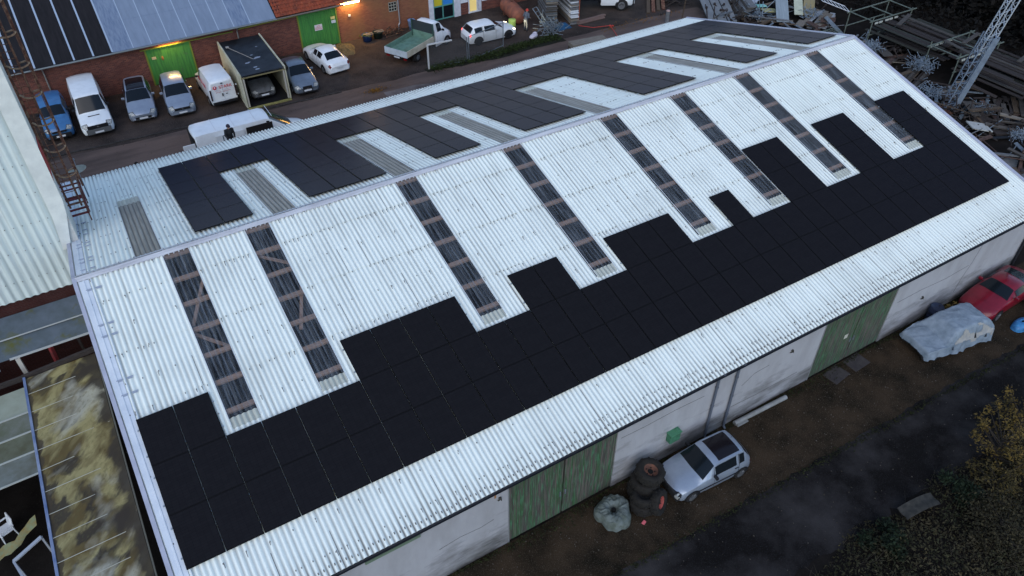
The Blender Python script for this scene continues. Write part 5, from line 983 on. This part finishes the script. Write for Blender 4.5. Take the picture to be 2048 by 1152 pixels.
m=MB(); o_=Vector((.29,-.28,0)); o_=Vector((.857,-.514,0))*.2-Vector((.514,.857,0))*.36; m.bar(Vector((0,0,.1))+o_,Vector((.62,-.5,5.2))+o_,.4,.06,up=(.514,.857,0)); m.build('guide_plate',alum,lm_)
m=MB(); m.bb(-.6,.6,-.6,.6,0,.12); m.build('base_frame',rust,lm_)
# piles: planks
def pile(cx,cy,rz,n,layers,L_,w_,h_,mats,label,group,z0=0,spread=.02,tilt=0,name='plank'):
    for l in range(layers):
        for i in range(n):
            if random.random()<.08: continue
            o=(i-(n-1)/2)*(w_+.02); px,py=cx-math.sin(rz)*o+random.gauss(0,spread*3),cy+math.cos(rz)*o
            plank((px+math.cos(rz)*random.gauss(0,.12),py+math.sin(rz)*random.gauss(0,.12),z0+(l+.5)*h_*1.1),L_*random.uniform(.85,1.08),w_,h_,rz+random.gauss(0,spread),random.choice(mats),label,group,name,tilt)
pile(57.6,9.4,R(8),7,6,4.2,.24,.07,(wood_b,M('tan board',(.24,.165,.09),.85,col2=(.15,.1,.055),scale=6,stretch=(.5,6,6)),wood_d),'brown timber plank in the stack behind the roof ridge end','brown planks behind the ridge end')
pile(56.6,12.3,R(2),6,5,3.8,.24,.07,(wood_a,wood_b,wood_c),'grey brown plank in the pile under the tube frame','planks under the tube frame')
pile(57.2,6.4,R(12),6,4,4.0,.22,.07,(wood_c,wood_a),'dark plank in the low pile beside the right verge','dark planks beside the right verge')
pile(58.2,3.6,R(20),5,4,3.6,.22,.07,(wood_c,wood_a,wood_b),'dark plank in the loose pile near the silver tube heap','planks near the silver tube heap')
pile(59.2,.9,R(-12),5,3,3.2,.25,.06,(wood_a,wood_d,wood_c),'curled pale plank left of the lattice mast','planks left of the mast',spread=.09)
pile(60.0,-2.6,R(30),5,3,2.6,.3,.06,(wood_c,wood_b,wood_a),'broken plank in the scrap right of the lattice mast','planks right of the mast',spread=.16)
pile(57.5,-4.6,R(-25),5,3,2.6,.25,.06,(wood_c,wood_c,blackp),'dark plank in the scrap near the right verge','dark scrap planks by the right verge',spread=.2)
pile(60.6,14.6,R(25),4,4,3.4,.42,.08,(wood_d,M('greyish white board',(.42,.44,.46),.8,col2=(.28,.3,.32),scale=4)),'whitish board in the leaning pile left of the tube frame','whitish boards left of the tube frame',spread=.06)
pile(62.5,-8.5,R(75),8,4,3.0,.3,.07,(wood_d,wood_a),'pale slat in the stack at the right picture edge','pale slats at the right edge')
# big upright concrete-grey planks beyond the back corner, and loose boards
for i,x in enumerate((52.2,53.0,53.8)): 
    m=MB(); m.box((0,0,0),(5.6,.72,.09)); o=m.build('platform_deck',M('grey deck panel',(.2,.215,.225),.7,col2=(.15,.16,.165),scale=1.6,stretch=(.5,1.5,1.5)),bev=.01); o.location=(x+1.3,20.6-.25*i,.75); o.rotation_euler=(0,R(-8),R(62)); tag(o,f'{("left","middle","right")[i]} one of three wide grey deck panels beyond the back roof corner','deck panel','wide grey deck panels')
for i in range(18):
    m=MB(); m.box((0,0,0),(4.4,.55,.05)); o=m.build('stacked_deck',random.choice((concrete,wood_a)),None); o.location=(55.9+.03*i,20.2-.06*i,.1+i*.075); o.rotation_euler=(0,0,R(62)+random.gauss(0,.02)); tag(o,'thin grey deck in the edge-on stack right of the wide deck panels','deck','thin stacked decks')
def slab(x,y,z,L_,w_,rz,ty,mat,label,nm='loose_board',cat='board'):
    m=MB(); m.box((0,0,0),(L_,w_,.06)); o=m.build(nm,mat); o.location=(x,y,z); o.rotation_euler=(0,ty,rz); return tag(o,label,cat)
slab(58.6,17.2,1.2,4.6,1.0,R(52),R(-22),M('blue grey sheet',(.27,.32,.35),.7,col2=(.2,.24,.26),scale=2,stretch=(.4,5,4)),'broad blue grey sheet leaning in the scrap behind the ridge')
slab(61.0,16.4,1.2,3.6,.9,R(46),R(-25),M('ochre board',(.27,.22,.11),.8,col2=(.2,.18,.12),scale=2,stretch=(.4,3,3)),'ochre brown board leaning upright behind the ridge')
slab(59.8,16.4,.9,2.2,.7,R(50),R(-20),M('cream panel',(.5,.52,.4),.7,col2=(.4,.42,.32),scale=4),'cream panel leaning beside the ochre board')
slab(57.0,19.3,.8,2.4,1.3,R(20),R(-18),M('blue white panel',(.4,.44,.5),.6,col2=(.3,.34,.4),scale=3),'blue white cupboard panel dumped beyond the solar panels','dumped_panel','panel')
slab(57.2,18.2,.8,1.2,.5,R(-10),R(5),M('turquoise foam',(.25,.55,.5),.6),'turquoise foam slab on the scrap heap','foam_slab','slab')
slab(57.8,17.6,.5,1.4,.8,R(-14),R(8),M('yellow foam',(.5,.48,.25),.7,col2=(.38,.37,.2),scale=4),'pale yellow foam block under the turquoise slab','foam_slab','slab')
slab(63.2,-3.0,.8,2.6,1.5,R(20),R(-12),M('blue grey panel',(.22,.26,.31),.7),'blue grey panel in the scrap right of the lattice mast','dumped_panel','panel')
slab(64.4,-1.0,1.2,2.2,1.2,R(40),R(15),wood_d,'pale board tipped against the rack right of the mast')
slab(55.3,-3.5,.5,1.4,1.0,R(-30),R(10),M('dirty white panel',(.45,.46,.44),.7,col2=(.35,.35,.32),scale=3),'dirty white panel close behind the right verge','dumped_panel','panel')
def heap(name,label,loc,n,sp,h,ln_,mat,rad=.024,cat='tubes',thin=None):
    t=thing(name,label,cat,loc,random.uniform(0,3)); m=MB()
    if True:
        for i in range(n):
            p=Vector((random.gauss(0,sp),random.gauss(0,sp),random.uniform(.05,h))); d=Vector((random.gauss(0,1),random.gauss(0,1),random.gauss(0,.7))).normalized()*ln_*random.uniform(.5,1.2); q=p+d; q.z=abs(q.z); m.cyl(p,q,rad,n=6)
            if random.random()<.4: m.sph(q,rad*2.4,6)
        tag(m.build('tube_tangle' if cat=='tubes' else 'scrap_tangle',mat,t),kind='stuff')
tubeb=M('blue silver tube',(.27,.33,.39),.5,.25,col2=(.15,.19,.23),scale=6)
heap('tube_heap','tangled silver brackets on the plank pile behind the right verge',(58.6,8.0,.55),150,.36,.55,.5,tubeb,.016)
heap('tube_heap','round tangle of silver tubes beside the middle rack',(59.3,4.0,.5),200,.44,.6,.5,tubeb,.016)
heap('tube_heap','small loose tangle of silver tubes left of the mast base',(57.2,1.5,.1),90,.42,.4,.6,tubeb,.018)
heap('tube_heap','small square tangle of silver tubes right of the mast base',(58.0,-2.0,.1),90,.35,.4,.5,tubeb,.016)
heap('tube_heap','grey blue tangle of tubes low at the right edge',(57.0,-5.3,.1),110,.35,.35,.45,tubeb,.016)
heap('tube_heap','blue grey tube tangle beside the ochre board',(60.0,15.2,.3),100,.4,.6,.5,tubeb,.018)
heap('tube_heap','bundle of thin silver tubes in the scrap beyond the solar panels',(56.3,17.4,.2),36,.3,.3,1.5,tubeb,.03)
def frame(loc,rz,tilt,w_,h_,n,mat,label,nm='tube_ladder',cat='frame',grp=None):
    t=thing(nm,label,cat,loc,rz,grp); t.rotation_euler=(tilt,0,rz); m=MB()
    for s in(-1,1): m.cyl((s*w_/2,0,0),(s*w_/2,h_,0),.035,n=6)
    m.build('side_rail',mat,t)
    for i in range(n+1): m=MB(); m.cyl((-w_/2,h_*i/n,0),(w_/2,h_*i/n,0),.025,n=6); m.build('rung',mat,t)
    return t
frame((58.5,11.2,1.0),R(100),.1,.7,3.2,9,galg,'greenish ladder frame lying on the planks under the tube frame')
frame((62.2,2.6,.8),R(-60),.2,.9,2.2,7,gal,'white ladder frame lying left of the lattice mast')
frame((62.0,13.3,1.2),R(60),.35,1.2,2.6,7,whitepl,'white barred frame on the whitish boards')
bed=thing('barred_panel','large grey panel with dark slots at the right picture edge','panel',(63.6,-5.0,.9),R(12)); m=MB(); m.box((0,0,0),(3.2,1.4,.08),rot=Matrix.Rotation(R(18),3,'X')); m.build('panel',M('grey perforated panel',(.33,.37,.42),.6),bed); m=MB()
for i in range(6): m.box((-.9+i*.36,.0,.06),(.12,.5,.03),rot=Matrix.Rotation(R(18),3,'X'))
m.build('slots',blackp,bed)
pinkm=M('pink red frame',(.4,.26,.3),.6,col2=(.35,.12,.14),scale=3); 
for i in range(4): lt=thing('lattice_girder',f'{("topmost","second","third","lowest")[i]} pinkish lattice girder in the heap at the right edge','girder',(61.6+.1*i,-6.4-.45*i,1.1-.2*i),R(14+3*i)); lattice((-1.5,0,0),(2.4,0,.1),.4,.3,12,pinkm if i<3 else gal,'girder',lt)
slab(60.4,-5.6,.4,2.2,.9,R(20),0,M('red sheet',(.25,.02,.03),.6),'dark red sheet beneath the pinkish girders','red_sheet','sheet')
slab(54.9,-7.6,.5,2.2,1.1,R(10),R(6),wood_a,'grey slatted pallet lid at the right picture edge')
heap('scrap_heap','dark scrap timber and tubes between mast and right verge',(56.2,-2.2,.0),60,1.0,.7,1.0,wood_c,.04,'scrap')
heap('scrap_heap','dark scrap timber between the middle rack and the planks',(60,6.8,.0),60,1.0,.6,1.1,wood_c,.05,'scrap')
heap('scrap_heap','dark scrap strewn below the pinkish girders',(58.8,-6.8,.0),70,1.1,.6,1.0,wood_c,.05,'scrap')
heap('scrap_heap','brown scrap timber left of the turquoise slab',(54.8,18.2,.0),60,.9,.7,1.2,wood_c,.05,'scrap')
heap('scrap_heap','dark scrap timber behind the cream panel',(61,18.6,.0),70,1.3,.9,1.2,wood_c,.05,'scrap')
t=MB(); t.cyl((51.1,20.75,0),(50.9,20.3,4.2),.05,n=8); tag(t.build('timber_pole',wood_b),'thin brown pole leaning left of the grey deck panels','pole')
for i in range(4): t=MB(); t.bar((49.5+i*.55,23.2,.05),(52.6+i*.4,27.2,.8+.2*i),.3,.1); tag(t.build('beam',random.choice((rust,wood_b,wood_a))),f'{ORD[i]} from left of the rusty beams leaning beyond the lorry','beam','rusty beams beyond the lorry')
heap('scrap_heap','dark metal scrap behind the rusty beams',(52.6,25.0,.0),60,.9,.6,1.3,wood_c,.05,'scrap')
random.seed(77)
SC=[wood_a,wood_b,wood_c,wood_d,concrete,gal,M('rust brown sheet',(.1,.06,.045),.85,col2=(.05,.03,.025),scale=5),M('grey sheet',(.16,.18,.2),.7,col2=(.09,.1,.11),scale=4)]
def inyard(): 
    while True:
        x=random.uniform(52.3,60.2); y=random.uniform(-8.5,20)
        if x>52.3+max(0,(y-4)*.1)+max(0,(-y)*.05): return x,y
for i in range(170):
    x,y=inyard(); k=random.random(); mt=random.choice(SC); m=MB()
    if k<.6: m.box((0,0,0),(random.uniform(1.2,3.6),random.uniform(.1,.3),random.uniform(.04,.1))); nm,ct,lb='scrap_plank','plank','weathered plank among the scrap strewn behind the right gable'
    elif k<.8:
        w_,h_=random.uniform(.6,1.6),random.uniform(.4,1.0); m.box((0,0,0),(w_,h_,.04)); nm,ct,lb='scrap_sheet','sheet','scrap sheet lying in the clutter behind the right gable'
    else:
        m.cyl((-random.uniform(.7,1.8),0,0),(random.uniform(.7,1.8),0,0),.035,n=7); nm,ct,lb='scrap_pipe','pipe','loose metal tube in the clutter behind the right gable'
    o=m.build(nm,mt); o.location=(x,y,random.uniform(.06,.75)); o.rotation_euler=(random.gauss(0,.2),random.gauss(0,.14),random.choice((.15,.3,1.2,-.5,2.0))+random.gauss(0,.25)); tag(o,lb,ct,ct+' scrap behind the right gable')
# ------------------------------------------------------------------ things by the fence and in the back yard
fe=thing('mesh_fence','white topped mesh fence panels along the weedy verge','fence',(28.93,23.33,0))
mesh_m=bpy.data.materials.new('fine mesh'); mesh_m.use_nodes=True; nt=mesh_m.node_tree; b=nt.nodes['Principled BSDF']; b.inputs['Base Color'].default_value=(.12,.125,.13,1); b.inputs['Metallic'].default_value=.3
tr_=nt.nodes.new('ShaderNodeBsdfTransparent'); ms=nt.nodes.new('ShaderNodeMixShader'); ms.inputs[0].default_value=.3; nt.links.new(tr_.outputs[0],ms.inputs[1]); nt.links.new(b.outputs[0],ms.inputs[2]); nt.links.new(ms.outputs[0],nt.nodes['Material Output'].inputs[0])
wp=M('white fence post',(.5,.51,.5),.6)
def fpan(p,q,h0,h1,white_):
    p=Vector(p);q=Vector(q)
    for k,(a_,hh) in enumerate(((p,h0),(q,h1))): m=MB(); m.bar(a_,a_+Vector((0,0,hh)),.1 if white_ and k==0 else .05,.1 if white_ and k==0 else .05); m.build('post',wp if white_ and k==0 else gal,fe)
    m=MB(); m.bar(p+Vector((0,0,h0)),p+(q-p)*(.62 if white_ else 1)+Vector((0,0,h0*.38+h1*.62 if white_ else h1)),.09 if white_ else .04,.09 if white_ else .04); m.build('top_rail',wp if white_ else gal,fe); m=MB(); m.bar(p+Vector((0,0,.12)),q+Vector((0,0,.12)),.04,.05); m.build('bottom_rail',gal,fe)
    m=MB(); m.add([p+Vector((0,0,.15)),q+Vector((0,0,.15)),q+Vector((0,0,h1)),p+Vector((0,0,h0))],[(0,1,2,3)]); m.build('mesh',mesh_m,fe)
fpan((0,0,0),(3.02,-.42,0),1.88,1.95,True); fpan((3.16,-.44,0),(6.7,.5,0),1.95,1.95,False)
random.seed(9)
gp=thing('gravel_heap','heap of yellowish rubble right of the planked green gate','heap',(24.75,29.7,0)); m=MB(); P=[]
for i in range(15):
    row=[]
    for j in range(31): th=2*PI*j/30; u=i/14; r_=u*1.05*(1+.18*math.sin(2*th+1)+.1*math.sin(5*th)); row.append((r_*math.cos(th)*.75,r_*math.sin(th)*1.35,max(.005,.42*(1-u)**.8+.09*noise.noise((r_*math.cos(th)*4,r_*math.sin(th)*4,0)))))
    P.append(row)
m.grid(P,smooth=False); m.build('heap',M('yellowish rubble',(.15,.12,.06),.95,col2=(.075,.06,.03),scale=5,bump=.8,bscale=14),gp)
for k,(x,y,c,lab,lid) in enumerate(((27.0,30.35,(.02,.05,.16),'blue tub full of moss against the brick wall','moss'),(27.95,30.45,(.015,.03,.025),'dark green tub with pale boards across it','boards'))):
    t=thing('tub',lab,'tub',(x,y,0),R(-8)); m=MB(); m.lathe([(.001,.02),(.33,.02),(.4,.5),(.43,.52),(.4,.52),(.37,.42),(.001,.42)],(0,0,0),(0,0,1),18); m.build('tub',M('tub colour %d'%k,c,.5),t)
    if k==0: leaves(220,lambda:(random.gauss(0,.2),random.gauss(0,.2),.46+random.uniform(0,.08)),.06).build('moss',M('bright moss',(.12,.14,.02),.9),t,recalc=False)
    m=MB(); m.box((.1,.05,.56),(.75,.16,.03),rz=.2); m.box((.2,-.18,.56),(.6,.14,.03),rz=.1); m.build('board',wood_d,t)
t=thing('rubbish_pile','brown rubbish and dead branches heaped below the grid window','rubbish',(29.4,30.6,0))
for k in range(4):
    m=MB()
    for i in range(14): p=Vector((random.gauss(0,.55),random.gauss(0,.22),random.uniform(.02,.4))); m.cyl(p,p+Vector((random.gauss(0,.4),random.gauss(0,.25),random.gauss(.1,.2))),.03,.015,n=5)
    m.build('branches',(wood_c,rust,wood_b,wood_c)[k],t)
t=thing('bin','light blue bin standing behind the flatbed cab','bin',(31.0,30.6,0)); m=MB(); m.lathe([(.001,0),(.24,0),(.3,.75),(.32,.78),(.29,.78),(.001,.7)],(0,0,0),(0,0,1),16); m.build('bin',M('light blue plastic',(.16,.26,.48),.5),t)
tk=thing('oil_tank','rusty orange cylindrical tank lying by the brick workshop','tank',(39.2,28.3,0),R(80)); m=MB(); m.lathe([(.001,-1.65),(.45,-1.6),(.62,-1.45),(.64,-1.3),(.64,1.3),(.62,1.45),(.45,1.6),(.001,1.65)],(0,0,.66),(1,0,0),26); m.build('tank',M('orange rust',(.3,.1,.055),.7,col2=(.14,.06,.045),scale=2,bump=.3),tk)
for x in(-.9,.9): m=MB(); m.bb(x-.08,x+.08,-.5,.5,0,.2); m.build('cradle',rust,tk)
m=MB(); m.cyl((.3,0,1.28),(.3,0,1.4),.1); m.build('cap',rust,tk)
gn=thing('lit_bin','yellow green bin glowing in the headlamp beam','bin',(37.75,26.0,0)); m=MB(); m.lathe([(.001,0),(.26,0),(.3,.9),(.3,1.0),(.001,1.02)],(0,0,0),(0,0,1),16); m.build('bin',M('bright yellow green plastic',(.45,.6,.12),.5),gn)
spot=bpy.data.lights.new('headlamp_beam','SPOT'); spot.energy=220; spot.color=(1,.86,.55); spot.spot_size=R(50); spot.spot_blend=.8; spot.shadow_soft_size=.08; so2=bpy.data.objects.new('headlamp_beam',spot); COL.objects.link(so2); so2.location=(37.72,25.4,.72); so2.rotation_euler=(R(86),0,R(-92))
# stacks of scaffold parts beside the tank
for k,(x,y,h,rz,lab) in enumerate(((41.7,26.9,2.9,R(70),'tall stack of grey scaffold decks behind the blue tarpaulin'),(43.3,26.2,3.1,R(78),'tall stack of whitish decks right of the grey stack'))):
    t=thing('deck_stack',lab,'stack',(x,y,0),rz); n=26
    for i in range(n):
        m=MB(); L_=3.0+random.uniform(-.12,.2); m.box((random.gauss(0,.07),random.gauss(0,.035),.06+i*h/n),(L_,.95 if k==0 else .7,h/n*.72)); m.build('deck',random.choice((concrete,wood_a,gal,wood_d) if k==0 else (whitepl,wood_d,concrete)),t)
    m=MB()
    for xx in(-1.2,.9): m.bar((xx,-.5,0),(xx,-.5,h+.1),.05,.02); m.bar((xx,-.5,h+.1),(xx,.5,h+.1),.05,.02)
    m.build('strap',M('orange strap',(.5,.12,.06),.6),t)
heap('tube_heap','dark heap of tubes and couplers by the weedy verge',(40.2,24.3,.1),90,.5,.8,.7,gal,.025)
frame((39.6,25.6,1.7),R(200),R(-42),.5,2.9,8,gal,'aluminium ladder leaning on the tube heap by the verge')
tl=thing('tarpaulin','crumpled dark blue tarpaulin at the foot of the deck stacks','tarpaulin',(41.7,24.5,0)); m=MB(); P=[[(-.65+1.3*i/14+.08*noise.noise((i,j,4)),-.4+.8*j/8,max(.01,.42*math.sin(PI*i/14)*math.sin(PI*j/8)+.12*noise.noise((i*.6,j*.8,1)))) for i in range(15)] for j in range(9)]; m.grid(P); m.build('tarpaulin',M('dark blue film',(.015,.09,.2),.35,col2=(.01,.05,.11),scale=4),tl)
ws_=thing('white_sack','white sack slumped on the verge beside the mesh fence','sack',(38.5,23.95,0),R(25)); m=MB(); m.sph((0,0,.2),.4,14,sc=(1.25,.62,.5)); m.sph((.35,.1,.26),.22,10,sc=(1,.9,.7)); m.build('sack',M('white film',(.6,.56,.62),.5,col2=(.48,.44,.5),scale=5),ws_)
bk=thing('crossing_beams','bundle of pale beams lying along the warehouse eave','beams',(41.0,20.05,0),R(-7))
for i in range(3):
    for j in range(2): m=MB(); m.box((0,-.3+i*.3,.25+j*.35),(3.0,.27,.32)); m.build('beam',wood_d if j else wood_b,bk,bev=.01)
for i,(y,z) in enumerate(((24.35,.1),(24.7,.1),(24.5,.2))): t=MB(); t.box((44.4+.1*i,y,z),(2.7,.25,.1),rz=.02*i); tag(t.build('plank',M('reddish plank',(.2,.13,.11),.8,col2=(.13,.09,.08),scale=5,stretch=(.5,5,5))),f'{("front","back","top")[i]} one of the reddish planks lying right of the deck stacks','plank','reddish planks by the deck stacks')
t=thing('bollard','stubby concrete post beside the warehouse back corner','post',(49.6,20.9,0)); m=MB(); m.cyl((0,0,0),(0,0,1.0),.17,.15,n=12); m.build('post',concrete,t); m=MB(); m.cyl((0,0,1.0),(0,0,1.06),.18,.14,n=12); m.build('cap',M('pinkish cap',(.4,.27,.24),.7),t)
t=MB(); pts=[(42.9,24.0,.1),(43.8,23.2,.03),(44.9,22.4,.25),(44.95,22.2,.1),(44.5,20.9,.02)]; t.tube(pts,.022,6); [t.sph((44.95+random.gauss(0,.1),22.35+random.gauss(0,.08),.1+random.uniform(0,.2)),.06,6) for i in range(7)]; tag(t.build('barrier_tape',M('red tape',(.5,.05,.04),.6)),'red barrier tape trailing across the yard near the pale beams','tape')
t=MB(); t.bb(-.3,.3,-.2,.2,0,.3); t.bb(-.34,.34,-.24,.24,.3,.36); tag(t.build('crate',wood_d,loc=(35.3,20.1,0),rz=.2,bev=.01),'small crate close to the back eave on the worn concrete','crate')
t=MB(); m_=M('orange leaves',(.26,.12,.015),.85,col2=(.12,.06,.015),scale=6); leaves(260,lambda:(24.1+random.gauss(0,.4),22.2+random.gauss(0,.18),random.uniform(.02,.06)),.06,t,flat=2); tag(t.build('fallen_leaves',m_,recalc=False),'patch of orange fallen leaves in the wet track','leaves',kind='stuff')
t=MB(); leaves(220,lambda:(random.uniform(44,52),22.3+random.gauss(0,.35),random.uniform(.02,.06)),.06,t,flat=2); tag(t.build('fallen_leaves',m_,recalc=False),'scatter of orange leaves along the ruts before the lorry','leaves',kind='stuff')
# ------------------------------------------------------------------ people
def capsule_chain(m,pts):
    for (p,r0),(q,r1) in zip(pts,pts[1:]): m.cyl(p,q,r0,r1,n=12); 
    for p,r_ in pts: m.sph(p,r_,10)
def remesh(o,v): md=o.modifiers.new('Remesh','REMESH'); md.mode='VOXEL'; md.voxel_size=v; md.use_smooth_shade=True; return o
def person(label,loc,rz,handL,handR,lean=.0,jacket=cloth_k,trousers=cloth_k,headgear=None,headmat=None,elbow_out=.3):
    t=thing('person',label,'person',loc,rz); V=Vector
    sh=1.43; cx=lean; m=MB()
    hd=V((cx*1.25+.03,0,1.63)); neck=V((cx*1.1,0,1.49)); chest=V((cx*.8,0,1.28)); pel=V((0,0,.95))
    capsule_chain(m,[(pel,.13),(V((cx*.4,0,1.1)),.125),(chest,.145),(V((cx,0,sh-.03)),.1),(neck,.058),(hd+V((0,0,-.06)),.065)])
    m.sph(hd,.098,14,sc=(1.0,.8,1.2)); m.sph(hd+V((.1,0,-.015)),.02,8,sc=(1,.7,1.3)); m.sph(hd+V((.06,0,-.085)),.05,8,sc=(.9,.9,.7))
    for s in(-1,1): m.sph(hd+V((-.005,s*.083,-.005)),.024,8,sc=(.7,.4,1.3))
    jm=MB(); capsule_chain(jm,[(pel+V((0,0,-.05)),.155),(V((cx*.4,0,1.1)),.15),(chest,.17),(V((cx,0,sh-.03)),.12),(neck+V((0,0,-.02)),.075)])
    tm_=MB(); tm_.sph(pel,.15,10)
    for s,hp in((-1,handR),(1,handL)):
        S0=V((cx,s*.19,sh-.02)); H=V(hp); mid=(S0+H)/2; d=H-S0; L_=.56; k=max(0,(L_/2)**2-(d.length/2)**2)**.5; out=V((-.35,s*elbow_out,-.6)).normalized(); out=(out-d.normalized()*out.dot(d.normalized())).normalized(); E=mid+out*k
        capsule_chain(m,[(S0,.058),(E,.042),(H,.03)]); capsule_chain(jm,[(V((cx,s*.1,sh-.02)),.085),(S0,.078),(E,.06),(H-(H-E)*.12,.047)])
        f=(H-E).normalized(); pm_=H+f*.05; m.sph(pm_,.042,8,sc=(1,.8,.6)); sd=f.cross(V((0,0,1))).normalized(); dn=V((0,0,-1))
        for i,(o_,l_) in enumerate(((-.03,.07),(-.01,.08),(.01,.075),(.03,.06))): b0=pm_+sd*o_+f*.025; b1=b0+f*l_*.5; b2=b1+(dn*.8+f*.3).normalized()*l_*.55; capsule_chain(m,[(b0,.0105),(b1,.0095),(b2,.0085)])
        b0=pm_-sd*s*.03; capsule_chain(m,[(b0,.013),(b0-sd*s*.025+f*.02,.011),(b0-sd*s*.02+f*.045+dn*.02,.01)])
        hip=V((0,s*.095,.93)); kn=V((.06,s*.105,.5)); an=V((0,s*.11,.09)); capsule_chain(m,[(hip,.085),(kn,.058),(an,.042)]); capsule_chain(tm_,[(hip,.11),(kn,.078),(an+V((0,0,.02)),.066)])
        m.cyl(an,an+V((.14,0,-.05)),.04,.03); fm_=MB(); fm_.sph(an+V((.06,0,-.035)),.06,10,sc=(2.2,.85,.75)); fm_.build('shoe',blackp,t)
    remesh(m.build('body',skin,t),.011); remesh(jm.build('jacket',jacket,t),.016); remesh(tm_.build('trousers',trousers,t),.016)
    e=MB()
    for s in(-1,1): e.sph(hd+V((.088,s*.034,.012)),.011,6)
    e.build('eyes',blackp,t); mo=MB(); mo.box(hd+V((.094,0,-.058)),(.01,.04,.009)); mo.build('mouth',M('lips',(.3,.12,.1),.6),t)
    h=MB(); h.lathe([(.001,.145),(.06,.13),(.095,.09),(.11,.035),(.112,.0)],hd+V((-.005,0,.0)),(0,0,1),18)
    if headgear=='cap': h.box(hd+V((.12,0,.03)),(.12,.14,.015)); 
    if headgear=='helmet': h.lathe([(.112,.0),(.14,.0),(.14,.012),(.112,.02)],hd,(0,0,1),18)
    h.build(headgear or 'hair',headmat,t,bev=.004 if headgear=='cap' else 0); return t
person('man in black jacket and dark cap on a ladder behind the back eave',(12.42,14.05,2.93),R(-80),(.33,.16,.98),(.36,-.2,1.0),lean=.1,headgear='cap',headmat=M('dark cap',(.03,.022,.035),.8))
la=frame((12.36,13.62,0.0),R(0),R(90),.5,4.05,13,gal,'aluminium ladder standing at the back eave under the man in black','ladder','ladder'); la.rotation_euler=(R(84),0,R(5))
person('man in black seen as head and shoulders past the left back eave',(7.55,17.9,0),R(-60),(.12,.3,.86),(.15,-.28,.88),headmat=M('dark hair',(.012,.01,.009),.8))
person('worker in grey with a red helmet standing by the tube heap',(38.75,25.55,0),R(20),(.3,.2,1.0),(.28,-.22,1.05),lean=.12,jacket=cloth_g,trousers=M('dark grey cloth',(.05,.055,.065),.85),headgear='helmet',headmat=M('red helmet',(.5,.05,.03),.4))
